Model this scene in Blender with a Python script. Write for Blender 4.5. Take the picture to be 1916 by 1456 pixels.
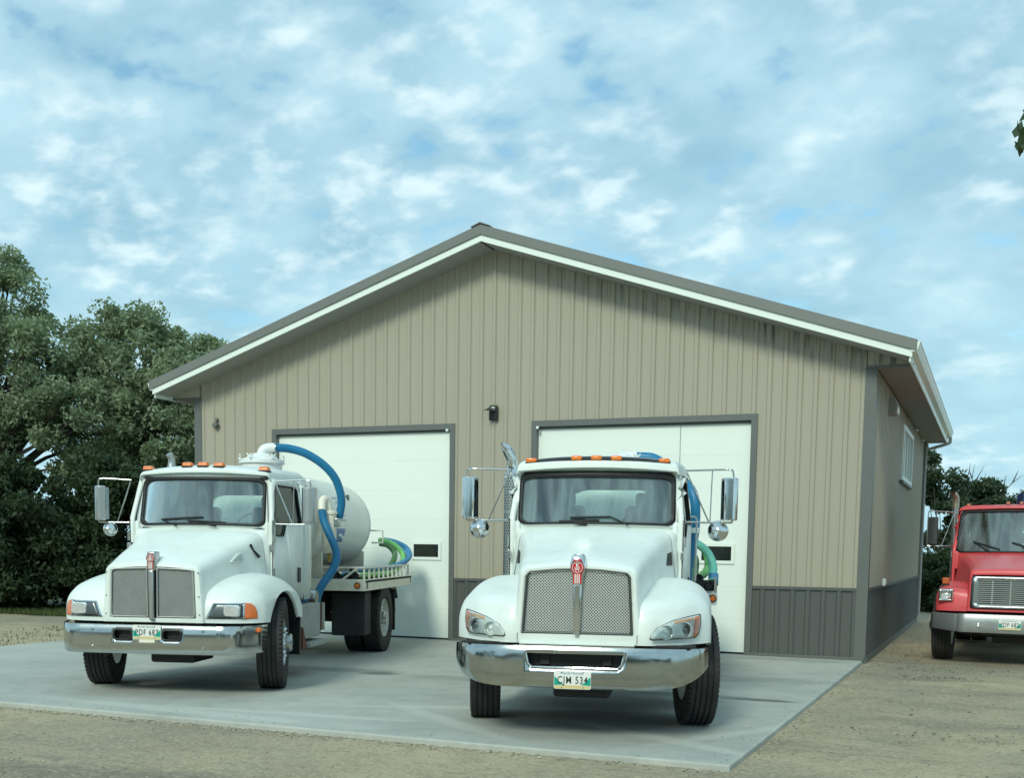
import bpy, bmesh, math, random
import numpy as np
from mathutils import Vector, Matrix
from mathutils.bvhtree import BVHTree
R = math.radians
for o in list(bpy.data.objects): bpy.data.objects.remove(o)
S = bpy.context.scene
COL = S.collection

# ------------------------------------------------------------------ camera, sky, sun, exposure
cd = bpy.data.cameras.new('camera'); CAM = bpy.data.objects.new('camera', cd); COL.objects.link(CAM)
cd.sensor_width = 36.0; cd.lens = 36 * 2130.6 / 1916; cd.shift_y = 500.0 / 1916
cd.clip_start = 0.1; cd.clip_end = 3000
_yaw, _pit, _rol = -0.40025, -0.09432, 0.014126
_f = Vector((math.sin(_yaw)*math.cos(_pit), math.cos(_yaw)*math.cos(_pit), math.sin(_pit)))
_r = Vector((math.cos(_yaw), -math.sin(_yaw), 0)); _u = _r.cross(_f)
_r2 = _r*math.cos(_rol) + _u*math.sin(_rol); _u2 = -_r*math.sin(_rol) + _u*math.cos(_rol)
CAM.matrix_world = Matrix(((_r2.x,_u2.x,-_f.x,7.8723),(_r2.y,_u2.y,-_f.y,-17.6624),(_r2.z,_u2.z,-_f.z,1.6009),(0,0,0,1)))
S.camera = CAM

SUN_ELEV, SUN_AZ = R(35), R(179)      # azimuth clockwise from +y: the veiled sun stands behind the camera
W = bpy.data.worlds.new('World'); S.world = W; W.use_nodes = True
nt = W.node_tree; nt.nodes.clear()
def N(t, kind, **kw):
    n = t.nodes.new(kind)
    for k, v in kw.items(): setattr(n, k, v)
    return n
def mathn(t, op, a, b=None, c=None, clamp=False):
    n = N(t, 'ShaderNodeMath', operation=op, use_clamp=clamp)
    for i, v in enumerate((a, b, c)):
        if v is None: continue
        if isinstance(v, (int, float)): n.inputs[i].default_value = v
        else: t.links.new(v, n.inputs[i])
    return n.outputs[0]
def mixc(t, fac, a, b, blend='MIX'):
    n = N(t, 'ShaderNodeMix', data_type='RGBA', blend_type=blend)
    for s, v in ((n.inputs[0], fac), (n.inputs[6], a), (n.inputs[7], b)):
        if isinstance(v, (int, float)): s.default_value = v
        elif isinstance(v, tuple): s.default_value = (*v[:3], 1)
        else: t.links.new(v, s)
    return n.outputs[2]
def ramp(t, v, p0, p1, c0=(0,0,0), c1=(1,1,1), interp='LINEAR'):
    n = N(t, 'ShaderNodeValToRGB'); n.color_ramp.interpolation = interp
    e = n.color_ramp.elements; e[0].position = p0; e[1].position = p1
    e[0].color = (*c0, 1); e[1].color = (*c1, 1)
    t.links.new(v, n.inputs[0]); return n.outputs[0]
def noise(t, vec, scale, detail=4, rough=.55, dist=0.0, lac=2.0):
    n = N(t, 'ShaderNodeTexNoise'); n.inputs['Scale'].default_value = scale; n.inputs['Detail'].default_value = detail
    n.inputs['Roughness'].default_value = rough; n.inputs['Distortion'].default_value = dist; n.inputs['Lacunarity'].default_value = lac
    if vec is not None: t.links.new(vec, n.inputs['Vector'])
    return n.outputs[0]
def vmap(t, vec, scale=(1,1,1), loc=(0,0,0), rot=(0,0,0)):
    n = N(t, 'ShaderNodeMapping'); n.inputs['Scale'].default_value = scale; n.inputs['Location'].default_value = loc; n.inputs['Rotation'].default_value = rot
    t.links.new(vec, n.inputs['Vector']); return n.outputs[0]

sky = N(nt, 'ShaderNodeTexSky', sky_type='NISHITA'); sky.sun_disc = False
sky.sun_elevation = SUN_ELEV; sky.sun_rotation = SUN_AZ; sky.air_density = 1.0; sky.dust_density = 0.6; sky.ozone_density = 1.6
skyc = mixc(nt, 1.0, sky.outputs[0], (0.066, 0.094, 0.088), 'MULTIPLY')      # physical sky brought to strength about 0.1
tc = N(nt, 'ShaderNodeTexCoord'); sp = N(nt, 'ShaderNodeSeparateXYZ'); nt.links.new(tc.outputs['Generated'], sp.inputs[0])
zz = mathn(nt, 'ADD', mathn(nt, 'MAXIMUM', sp.outputs[2], 0.0), 0.34)
cb = N(nt, 'ShaderNodeCombineXYZ')
nt.links.new(mathn(nt, 'DIVIDE', sp.outputs[0], zz), cb.inputs[0]); nt.links.new(mathn(nt, 'DIVIDE', sp.outputs[1], zz), cb.inputs[1])
P = vmap(nt, cb.outputs[0], (0.95, 1.1, 1.0), (3.1, 1.7, 0.0), (0, 0, R(23)))
cl1 = noise(nt, P, 4.2, 5, .5, .0)
cl2 = noise(nt, P, 13.0, 5, .5, .0)
cl3 = noise(nt, vmap(nt, cb.outputs[0], (1, 1, 1), (9, 4, 0)), 2.2, 3, .5, .2)
cl4 = noise(nt, vmap(nt, P, (1, 1, 1), (2, 8, 0)), 7.0, 4, .5, .0)
lit = ramp(nt, mathn(nt, 'ADD', mathn(nt, 'MULTIPLY', cl1, .6), mathn(nt, 'MULTIPLY', cl4, .4)), .36, .64, (0.168, 0.303, 0.382), (0.285, 0.430, 0.492))
puff = mathn(nt, 'MULTIPLY', ramp(nt, cl2, .44, .68, interp='EASE'), ramp(nt, mathn(nt, 'ADD', mathn(nt, 'MULTIPLY', cl3, .5), mathn(nt, 'MULTIPLY', cl4, .5)), .42, .60, interp='EASE'))
lit = mixc(nt, mathn(nt, 'MULTIPLY', puff, .95), lit, (0.425, 0.530, 0.558))
lowh = ramp(nt, sp.outputs[2], .0, .34, (1,1,1), (0,0,0), 'EASE')
lit = mixc(nt, mathn(nt, 'MULTIPLY', lowh, .30), lit, (0.330, 0.52, 0.545))
gap = ramp(nt, mathn(nt, 'ADD', mathn(nt, 'MULTIPLY', cl4, .55), mathn(nt, 'MULTIPLY', cl2, .45)), .34, .45, (1,1,1), (0,0,0), 'EASE')
cover = mathn(nt, 'SUBTRACT', 1.0, mathn(nt, 'MULTIPLY', gap, mathn(nt, 'MULTIPLY', mathn(nt, 'SUBTRACT', 1.0, lowh), .75)))
fin = mixc(nt, cover, skyc, lit)
bg = N(nt, 'ShaderNodeBackground'); nt.links.new(fin, bg.inputs[0]); bg.inputs[1].default_value = 1.0
wo = N(nt, 'ShaderNodeOutputWorld'); nt.links.new(bg.outputs[0], wo.inputs[0])

sl = bpy.data.lights.new('sun', 'SUN'); sl.energy = 1.15; sl.angle = R(15); sl.color = (0.95, 1.0, 0.85)
so = bpy.data.objects.new('sun', sl); COL.objects.link(so)
sd = Vector((math.sin(SUN_AZ)*math.cos(SUN_ELEV), math.cos(SUN_AZ)*math.cos(SUN_ELEV), math.sin(SUN_ELEV)))
so.rotation_euler = sd.to_track_quat('Z', 'Y').to_euler(); so.location = (-20, -30, 30)

vs = S.view_settings; vs.view_transform = 'Standard'; vs.look = 'None'; vs.exposure = 0.92; vs.gamma = 1.0; vs.use_curve_mapping = False
S.render.resolution_x = 1024; S.render.resolution_y = 779

# ------------------------------------------------------------------ materials
MATS = {}
def mat(name, col, rough=.5, metal=0.0, var=0.0, vscale=4.0, bump=0.0, bscale=30.0, coat=0.0, rvar=0.0, dirt=None, dirt_amt=0.0, dscale=3.0, spec=.5, emit=None):
    if name in MATS: return MATS[name]
    m = bpy.data.materials.new(name); m.use_nodes = True; t = m.node_tree; b = t.nodes['Principled BSDF']
    b.inputs['Base Color'].default_value = (*col, 1); b.inputs['Roughness'].default_value = rough; b.inputs['Metallic'].default_value = metal
    b.inputs['Coat Weight'].default_value = coat; b.inputs['Coat Roughness'].default_value = .14; b.inputs['Specular IOR Level'].default_value = spec
    tc = N(t, 'ShaderNodeTexCoord'); v = tc.outputs['Object']
    c = None
    if var:
        n = noise(t, v, vscale, 5, .6)
        c = mixc(t, n, tuple(max(0, x*(1-var)) for x in col), tuple(min(1, x*(1+var)) for x in col))
    if dirt is not None:
        n2 = ramp(t, noise(t, v, dscale, 6, .68, .4), .42, .72)
        c = mixc(t, mathn(t, 'MULTIPLY', n2, dirt_amt), c if c is not None else col, dirt)
    if c is not None: t.links.new(c, b.inputs['Base Color'])
    if rvar:
        n3 = noise(t, v, vscale*2.1, 5, .65)
        r_ = N(t, 'ShaderNodeMapRange'); r_.inputs[3].default_value = max(.02, rough-rvar); r_.inputs[4].default_value = rough+rvar
        t.links.new(n3, r_.inputs[0]); t.links.new(r_.outputs[0], b.inputs['Roughness'])
    if bump:
        n4 = noise(t, v, bscale, 4, .6); bp = N(t, 'ShaderNodeBump'); bp.inputs['Strength'].default_value = bump; bp.inputs['Distance'].default_value = .01
        t.links.new(n4, bp.inputs['Height']); t.links.new(bp.outputs[0], b.inputs['Normal'])
    MATS[name] = m; return m
def glass(name, tint, refl_gain=1.0, alpha=.85, painted_refl=0.0, painted_refl_col=(.5,.55,.55)):
    if name in MATS: return MATS[name]
    m = bpy.data.materials.new(name); m.use_nodes = True; t = m.node_tree; t.nodes.clear()
    tr = N(t, 'ShaderNodeBsdfTransparent'); tr.inputs[0].default_value = (*tint, 1)
    gl = N(t, 'ShaderNodeBsdfGlossy'); gl.inputs['Roughness'].default_value = .015; gl.inputs[0].default_value = (.95, 1, .99, 1)
    fr = N(t, 'ShaderNodeFresnel'); fr.inputs[0].default_value = 1.52
    f = mathn(t, 'MULTIPLY', fr.outputs[0], refl_gain, clamp=True)
    mx = N(t, 'ShaderNodeMixShader'); t.links.new(f, mx.inputs[0]); t.links.new(tr.outputs[0], mx.inputs[1]); t.links.new(gl.outputs[0], mx.inputs[2])
    out = mx.outputs[0]
    if painted_refl:                                            # pale reflection streaks painted into the glass as a diffuse layer
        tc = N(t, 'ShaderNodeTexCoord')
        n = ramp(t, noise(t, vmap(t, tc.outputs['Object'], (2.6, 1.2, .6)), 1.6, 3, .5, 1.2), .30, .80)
        df = N(t, 'ShaderNodeBsdfDiffuse'); df.inputs[0].default_value = (*painted_refl_col, 1)
        m2 = N(t, 'ShaderNodeMixShader'); t.links.new(mathn(t, 'MULTIPLY', n, painted_refl), m2.inputs[0]); t.links.new(out, m2.inputs[1]); t.links.new(df.outputs[0], m2.inputs[2]); out = m2.outputs[0]
    o = N(t, 'ShaderNodeOutputMaterial'); t.links.new(out, o.inputs[0]); MATS[name] = m; return m
def leafmat(name, dark, light, trans=.35, rough=.55):
    if name in MATS: return MATS[name]
    m = bpy.data.materials.new(name); m.use_nodes = True; t = m.node_tree; t.nodes.clear()
    g = N(t, 'ShaderNodeNewGeometry'); tc = N(t, 'ShaderNodeTexCoord')
    n = ramp(t, noise(t, tc.outputs['Object'], .9, 3, .6), .35, .68)
    f = mathn(t, 'ADD', mathn(t, 'MULTIPLY', g.outputs['Random Per Island'], .55), mathn(t, 'MULTIPLY', n, .45))
    c = mixc(t, f, dark, light)
    b = N(t, 'ShaderNodeBsdfPrincipled'); t.links.new(c, b.inputs['Base Color']); b.inputs['Roughness'].default_value = rough; b.inputs['Specular IOR Level'].default_value = .3
    tl = N(t, 'ShaderNodeBsdfTranslucent'); t.links.new(mixc(t, .5, c, (.16, .22, .04)), tl.inputs[0])
    mx = N(t, 'ShaderNodeMixShader'); mx.inputs[0].default_value = trans; t.links.new(b.outputs[0], mx.inputs[1]); t.links.new(tl.outputs[0], mx.inputs[2])
    o = N(t, 'ShaderNodeOutputMaterial'); t.links.new(mx.outputs[0], o.inputs[0]); MATS[name] = m; return m

# ------------------------------------------------------------------ mesh helpers
def tag(o, label=None, cat=None, group=None, kind=None):
    if label: o['label'] = label
    if cat: o['category'] = cat
    if group: o['group'] = group
    if kind: o['kind'] = kind
    return o
def empty(name, loc=(0,0,0), rz=0.0, parent=None):
    e = bpy.data.objects.new(name, None); COL.objects.link(e); e.location = loc; e.rotation_euler = (0, 0, rz)
    e.empty_display_size = .2
    if parent is not None: e.parent = parent
    return e
def link(name, me, m, parent=None):
    o = bpy.data.objects.new(name, me); COL.objects.link(o)
    if m is not None and not me.materials: me.materials.append(m)
    if parent is not None: o.parent = parent
    return o
class MB:
    def __init__(s): s.v = []; s.f = []
    def add(s, vs, fs):
        b = len(s.v); s.v += [tuple(v) for v in vs]; s.f += [tuple(i+b for i in f) for f in fs]; return s
    def box(s, c, d, rot=None):
        x, y, z = [q/2 for q in d]
        vs = [Vector(p) for p in ((-x,-y,-z),(x,-y,-z),(x,y,-z),(-x,y,-z),(-x,-y,z),(x,-y,z),(x,y,z),(-x,y,z))]
        if rot is not None: vs = [rot @ v for v in vs]
        return s.add([v+Vector(c) for v in vs], [(0,3,2,1),(4,5,6,7),(0,1,5,4),(1,2,6,5),(2,3,7,6),(3,0,4,7)])
    def bb(s, x0, x1, y0, y1, z0, z1): return s.box(((x0+x1)/2,(y0+y1)/2,(z0+z1)/2), (abs(x1-x0),abs(y1-y0),abs(z1-z0)))
    def bar(s, a, b, w, h=None):
        a = Vector(a); b = Vector(b); d = b-a; h = h or w
        q = d.to_track_quat('X', 'Z').to_matrix()
        return s.box((a+b)/2, (d.length, w, h), q)
    def tube(s, path, r, n=10, caps=True):
        P = [Vector(p) for p in path]; k = len(P); rs = r if isinstance(r, (list, tuple)) else [r]*k
        T = [(P[min(i+1,k-1)]-P[max(i-1,0)]).normalized() for i in range(k)]
        up = Vector((0,0,1)) if abs(T[0].z) < .9 else Vector((1,0,0))
        nrm = (up - T[0]*up.dot(T[0])).normalized(); vs = []
        for i in range(k):
            nrm = (nrm - T[i]*nrm.dot(T[i])).normalized(); bn = T[i].cross(nrm)
            for j in range(n):
                a = 2*math.pi*j/n; vs.append(P[i] + (nrm*math.cos(a)+bn*math.sin(a))*rs[i])
        fs = [(i*n+j, i*n+(j+1)%n, (i+1)*n+(j+1)%n, (i+1)*n+j) for i in range(k-1) for j in range(n)]
        if caps: fs += [tuple(range(n-1,-1,-1)), tuple((k-1)*n+j for j in range(n))]
        return s.add(vs, fs)
    def lathe(s, prof, c=(0,0,0), axis='z', n=24, closed=False):
        vs = []; m = len(prof)
        for r, h in prof:
            for j in range(n):
                a = 2*math.pi*j/n; p, q = r*math.cos(a), r*math.sin(a)
                vs.append({'z': (p,q,h), 'x': (h,p,q), 'y': (q,h,p)}[axis])
        vs = [(v[0]+c[0], v[1]+c[1], v[2]+c[2]) for v in vs]
        rng = range(m if closed else m-1)
        fs = [(i*n+j, i*n+(j+1)%n, ((i+1)%m)*n+(j+1)%n, ((i+1)%m)*n+j) for i in rng for j in range(n)]
        if not closed:
            if prof[0][0] > 1e-5: fs.append(tuple(range(n-1,-1,-1)))
            if prof[-1][0] > 1e-5: fs.append(tuple((m-1)*n+j for j in range(n)))
        return s.add(vs, fs)
    def prism(s, poly, axis, a, b):
        def p3(u, v, w): return {'x': (w,u,v), 'y': (u,w,v), 'z': (u,v,w)}[axis]
        n = len(poly); vs = [p3(u,v,a) for u,v in poly] + [p3(u,v,b) for u,v in poly]
        return s.add(vs, [tuple(range(n)), tuple(range(2*n-1,n-1,-1))] + [(i, n+i, n+(i+1)%n, (i+1)%n) for i in range(n)])
    def grid(s, rows, close=False):
        n = len(rows[0]); m = len(rows)
        return s.add([p for r in rows for p in r], [(i*n+j, i*n+(j+1)%n, (i+1)*n+(j+1)%n, (i+1)*n+j) for i in range(m-1) for j in range(n if close else n-1)])
    def ring(s, outer, inner):
        n = len(outer)
        return s.add(list(outer)+list(inner), [(i, (i+1)%n, n+(i+1)%n, n+i) for i in range(n)])
    def build(s, name, m, parent=None, smooth=35, bevel=0, solid=0, bseg=2, merge=False):
        me = bpy.data.meshes.new(name); me.from_pydata(s.v, [], s.f); me.validate()
        bm = bmesh.new(); bm.from_mesh(me)
        if merge: bmesh.ops.remove_doubles(bm, verts=bm.verts, dist=1e-5)
        bmesh.ops.recalc_face_normals(bm, faces=bm.faces); bm.to_mesh(me); bm.free()
        if smooth: me.shade_smooth(); me.set_sharp_from_angle(angle=R(smooth))
        o = link(name, me, m, parent)
        if solid:
            md = o.modifiers.new('Solidify', 'SOLIDIFY'); md.thickness = solid; md.offset = -1 if solid > 0 else -1
        if bevel:
            md = o.modifiers.new('Bevel', 'BEVEL'); md.width = bevel; md.segments = bseg; md.limit_method = 'ANGLE'; md.angle_limit = R(40)
        return o
def cr(pts, n):
    """Catmull-Rom resample of a polyline to n points"""
    P = np.array(pts, float); k = len(P); ts = np.linspace(0, k-1, n); out = []
    for t in ts:
        i = min(int(t), k-2); u = t-i
        p0 = P[i-1] if i > 0 else 2*P[0]-P[1]; p3 = P[i+2] if i+2 < k else 2*P[k-1]-P[k-2]
        p1, p2 = P[i], P[i+1]
        out.append(tuple(.5*((2*p1)+(-p0+p2)*u+(2*p0-5*p1+4*p2-p3)*u*u+(-p0+3*p1-3*p2+p3)*u**3)))
    return out
def smoothgrid(rows, nu, nv):
    rows = [cr(r, nu) for r in rows]
    cols = [cr([r[j] for r in rows], nv) for j in range(nu)]
    return [[cols[j][i] for j in range(nu)] for i in range(nv)]
def usec(y, hwt, hwb, zt, zb, rad, crown=.02, ridge=0.0, rw=.13):
    """open hood/roof section: left bottom, over the top, right bottom (23 points)"""
    ze = zt-crown; pts = []
    for i in range(4):
        u = i/4; pts.append((hwb+(hwt-hwb)*u, zb+(ze-rad-zb)*u))
    for i in range(5):
        a = math.pi/2*i/4; pts.append((hwt-rad+rad*math.cos(a), ze-rad+rad*math.sin(a)))
    w = hwt-rad
    for fr in (.66, .40, .20): 
        x = w*fr; pts.append((x, ze+crown*(1-fr*fr) + (ridge if fr < .33 else 0)))
    right = pts; c = [(0, zt+ridge)]
    full = [(-x, z) for x, z in right] + c + [(x, z) for x, z in reversed(right)]
    return [(x, y, z) for x, z in full]
def rrect(w, h, r, n=5, cx=0, cy=0):
    pts = []
    for (sx, sy, a0) in ((1,1,0),(-1,1,90),(-1,-1,180),(1,-1,270)):
        for i in range(n):
            a = R(a0+90*i/(n-1)); pts.append((cx+sx*(w-r)+r*math.cos(a), cy+sy*(h-r)+r*math.sin(a)))
    return pts
def clip_convex(a, b, poly):
    """segment a-b against a counter-clockwise convex polygon"""
    t0, t1 = 0.0, 1.0; d = (b[0]-a[0], b[1]-a[1]); n = len(poly)
    for i in range(n):
        p, q = poly[i], poly[(i+1)%n]; ex, ey = q[0]-p[0], q[1]-p[1]
        num = ex*(a[1]-p[1])-ey*(a[0]-p[0]); den = ex*d[1]-ey*d[0]
        if abs(den) < 1e-9:
            if num < 0: return None
            continue
        t = -num/den
        if den > 0: t0 = max(t0, t)
        else: t1 = min(t1, t)
    if t0 >= t1: return None
    return (a[0]+d[0]*t0, a[1]+d[1]*t0), (a[0]+d[0]*t1, a[1]+d[1]*t1)
def patch(name, bvh, outline, m, parent, off=.006, axis='y', sign=-1, solid=.012, cuts=3, bevel=0):
    """a panel whose outline is given in the front (x,z) or side (y,z) view, laid on a curved surface"""
    bm = bmesh.new(); vs = [bm.verts.new((p[0], 0, p[1])) for p in outline]; bm.faces.new(vs)
    bmesh.ops.triangulate(bm, faces=bm.faces)
    for _ in range(cuts): bmesh.ops.subdivide_edges(bm, edges=bm.edges, cuts=1, use_grid_fill=True)
    for v in bm.verts:
        a, b = v.co.x, v.co.z
        if axis == 'y': o, d = Vector((a, 5*sign, b)), Vector((0, -sign, 0))
        else: o, d = Vector((5*sign, a, b)), Vector((-sign, 0, 0))
        h, nrm, _, _ = bvh.ray_cast(o, d)
        if h is None: h = bvh.find_nearest(Vector((a, 0, b)) if axis == 'y' else Vector((.7*sign, a, b)))[0]; h = Vector((a, h.y, b)) if axis == 'y' else Vector((h.x, a, b))
        v.co = h - d*off
    bmesh.ops.recalc_face_normals(bm, faces=bm.faces)
    f0 = max(bm.faces, key=lambda f: f.calc_area())
    want = Vector((0, sign, 0)) if axis == 'y' else Vector((sign, 0, 0))
    if sum((f.normal.dot(want) for f in bm.faces)) < 0: bmesh.ops.reverse_faces(bm, faces=bm.faces)
    me = bpy.data.meshes.new(name); bm.to_mesh(me); bm.free(); me.shade_smooth()
    o = link(name, me, m, parent)
    if solid: md = o.modifiers.new('Solidify', 'SOLIDIFY'); md.thickness = solid; md.offset = -1
    return o
def hit(bvh, a, b, axis='y', sign=-1):
    if axis == 'y': h = bvh.ray_cast(Vector((a, 5*sign, b)), Vector((0, -sign, 0)))
    else: h = bvh.ray_cast(Vector((5*sign, a, b)), Vector((-sign, 0, 0)))
    return h[0] if h[0] is not None else Vector((a, .1, b))
def text(name, body, size, m, parent, loc, rot=(R(90),0,0), depth=.001, sx=1.0, align='CENTER', bold=0.0, spacing=1.0):
    c = bpy.data.curves.new(name, 'FONT'); c.body = body; c.size = size; c.align_x = align; c.align_y = 'CENTER'; c.extrude = depth; c.resolution_u = 3; c.offset = bold; c.space_character = spacing
    o = bpy.data.objects.new(name, c); COL.objects.link(o)
    me = bpy.data.meshes.new_from_object(o.evaluated_get(bpy.context.evaluated_depsgraph_get()))
    bpy.data.objects.remove(o)
    me.transform(Matrix.Diagonal((sx, 1, 1, 1)))
    t = link(name, me, m, parent); t['kind'] = 'stuff'; t.location = loc; t.rotation_euler = rot; return t
def copy_tree(o, parent=None):
    c = o.copy(); COL.objects.link(c); c.parent = parent
    for ch in o.children: copy_tree(ch, c)
    return c

# ------------------------------------------------------------------ material library
WHITE = mat('white_truck_paint', (.79,.84,.80), .42, var=.03, vscale=2.5, coat=.08, spec=.35, dirt=(.52,.50,.43), dirt_amt=.24, dscale=3.1)
CREAM = mat('cream_painted_steel', (.86,.82,.69), .5, var=.07, dirt=(.45,.34,.22), dirt_amt=.32, dscale=6, bump=.05)
TANKW = mat('white_tank_paint', (.82,.86,.81), .42, var=.03, coat=.1, dirt=(.50,.50,.44), dirt_amt=.22, dscale=1.4)
RED = mat('faded_red_paint', (.74,.075,.085), .42, var=.12, vscale=3, coat=.25, dirt=(.50,.18,.18), dirt_amt=.35, dscale=2.2)
CHROME = mat('chrome', (.72,.74,.74), .10, 1.0, var=.06, rvar=.05, vscale=3, dirt=(.40,.39,.36), dirt_amt=.30, dscale=4)
DULLCHROME = mat('dull_chrome', (.55,.57,.56), .26, 1.0, var=.10, rvar=.08, vscale=4, dirt=(.28,.27,.24), dirt_amt=.45, dscale=5)
POLISH = mat('polished_bumper', (.56,.58,.57), .15, 1.0, var=.05, rvar=.05, vscale=3, dirt=(.36,.35,.32), dirt_amt=.22, dscale=5)
ALU = mat('brushed_aluminium', (.52,.53,.52), .34, 1.0, var=.08, rvar=.06, vscale=5)
STEEL = mat('stainless_tube', (.60,.61,.60), .24, 1.0, var=.05)
BLACK = mat('black_plastic', (.014,.015,.016), .45, var=.2)
RUBBER = mat('tyre_rubber', (.020,.020,.021), .78, var=.3, vscale=9, bump=.15, bscale=60, dirt=(.075,.070,.06), dirt_amt=.45, dscale=5)
DARK = mat('dark_chassis_steel', (.022,.023,.025), .65, var=.3, dirt=(.05,.045,.04), dirt_amt=.5)
SEAL = mat('black_rubber_seal', (.010,.011,.012), .5)
AMBER = mat('amber_lens', (.85,.20,.02), .25, coat=.6, var=.15, vscale=60)
AMBERDK = mat('amber_corner_lens', (.72,.16,.03), .22, coat=.6, var=.2, vscale=40)
LAMP = mat('lamp_reflector', (.84,.87,.86), .18, .45, var=.1, vscale=30)
LAMPDK = mat('lamp_housing', (.14,.155,.155), .25, .7, var=.3, vscale=14)
LENS = glass('clear_lens', (.93,.96,.95), 1.2)
WS = glass('windshield_glass', (.70,.80,.77), 3.4, painted_refl=.60, painted_refl_col=(.34,.44,.46))
SIDEG = glass('side_window_glass', (.14,.16,.16), .8)
INTER = mat('cab_interior', (.055,.057,.06), .8, var=.2)
SEAT = mat('seat_fabric', (.11,.12,.14), .9, var=.2, vscale=12)
GRILLE = mat('grille_wire', (.78,.80,.79), .35, .55, var=.1, vscale=20)
GRILLEDK = mat('aged_grille_wire', (.50,.52,.51), .42, .5, var=.15, vscale=10)
RADI = mat('radiator_core', (.012,.014,.014), .8)
BADGE = mat('badge_red_enamel', (.60,.02,.035), .25, coat=.6)
BADGEOLD = mat('faded_badge_enamel', (.52,.16,.15), .4, var=.2, vscale=60)
BLUEH = mat('blue_suction_hose', (.010,.17,.34), .42, var=.12, vscale=10)
GREENH = mat('green_suction_hose', (.20,.55,.19), .45, var=.15, vscale=9)
TEALH = mat('teal_suction_hose', (.17,.54,.43), .45, var=.15, vscale=9)
PALEBLUEH = mat('faded_blue_hose', (.06,.24,.46), .5, var=.15, vscale=9)
OLIVEH = mat('weathered_green_hose', (.10,.22,.10), .6, var=.2)
RUST = mat('rusty_brown_steel', (.16,.07,.045), .8, var=.3, vscale=12)
GREYST = mat('grey_steel_box', (.34,.36,.34), .5, var=.12, dirt=(.14,.12,.10), dirt_amt=.4)
PLATEW = mat('plate_white', (.80,.80,.76), .4)
PLATEG = mat('plate_green', (.0,.34,.24), .4)
PLATEY = mat('plate_sand', (.68,.55,.28), .4)
PLATEK = mat('plate_character', (.02,.035,.03), .5)
PLATEB = mat('plate_blue_script', (.16,.26,.42), .5)
DECALB = mat('decal_blue', (.09,.20,.46), .4)
DECALW = mat('decal_white', (.72,.74,.76), .4)
DECALF = mat('decal_faded_grey_blue', (.45,.52,.60), .5)
WRIM = mat('white_painted_rim', (.62,.63,.58), .45, var=.1, dirt=(.3,.28,.22), dirt_amt=.5, dscale=6)
BRASS = mat('yellow_cord', (.42,.28,.05), .6)


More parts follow.
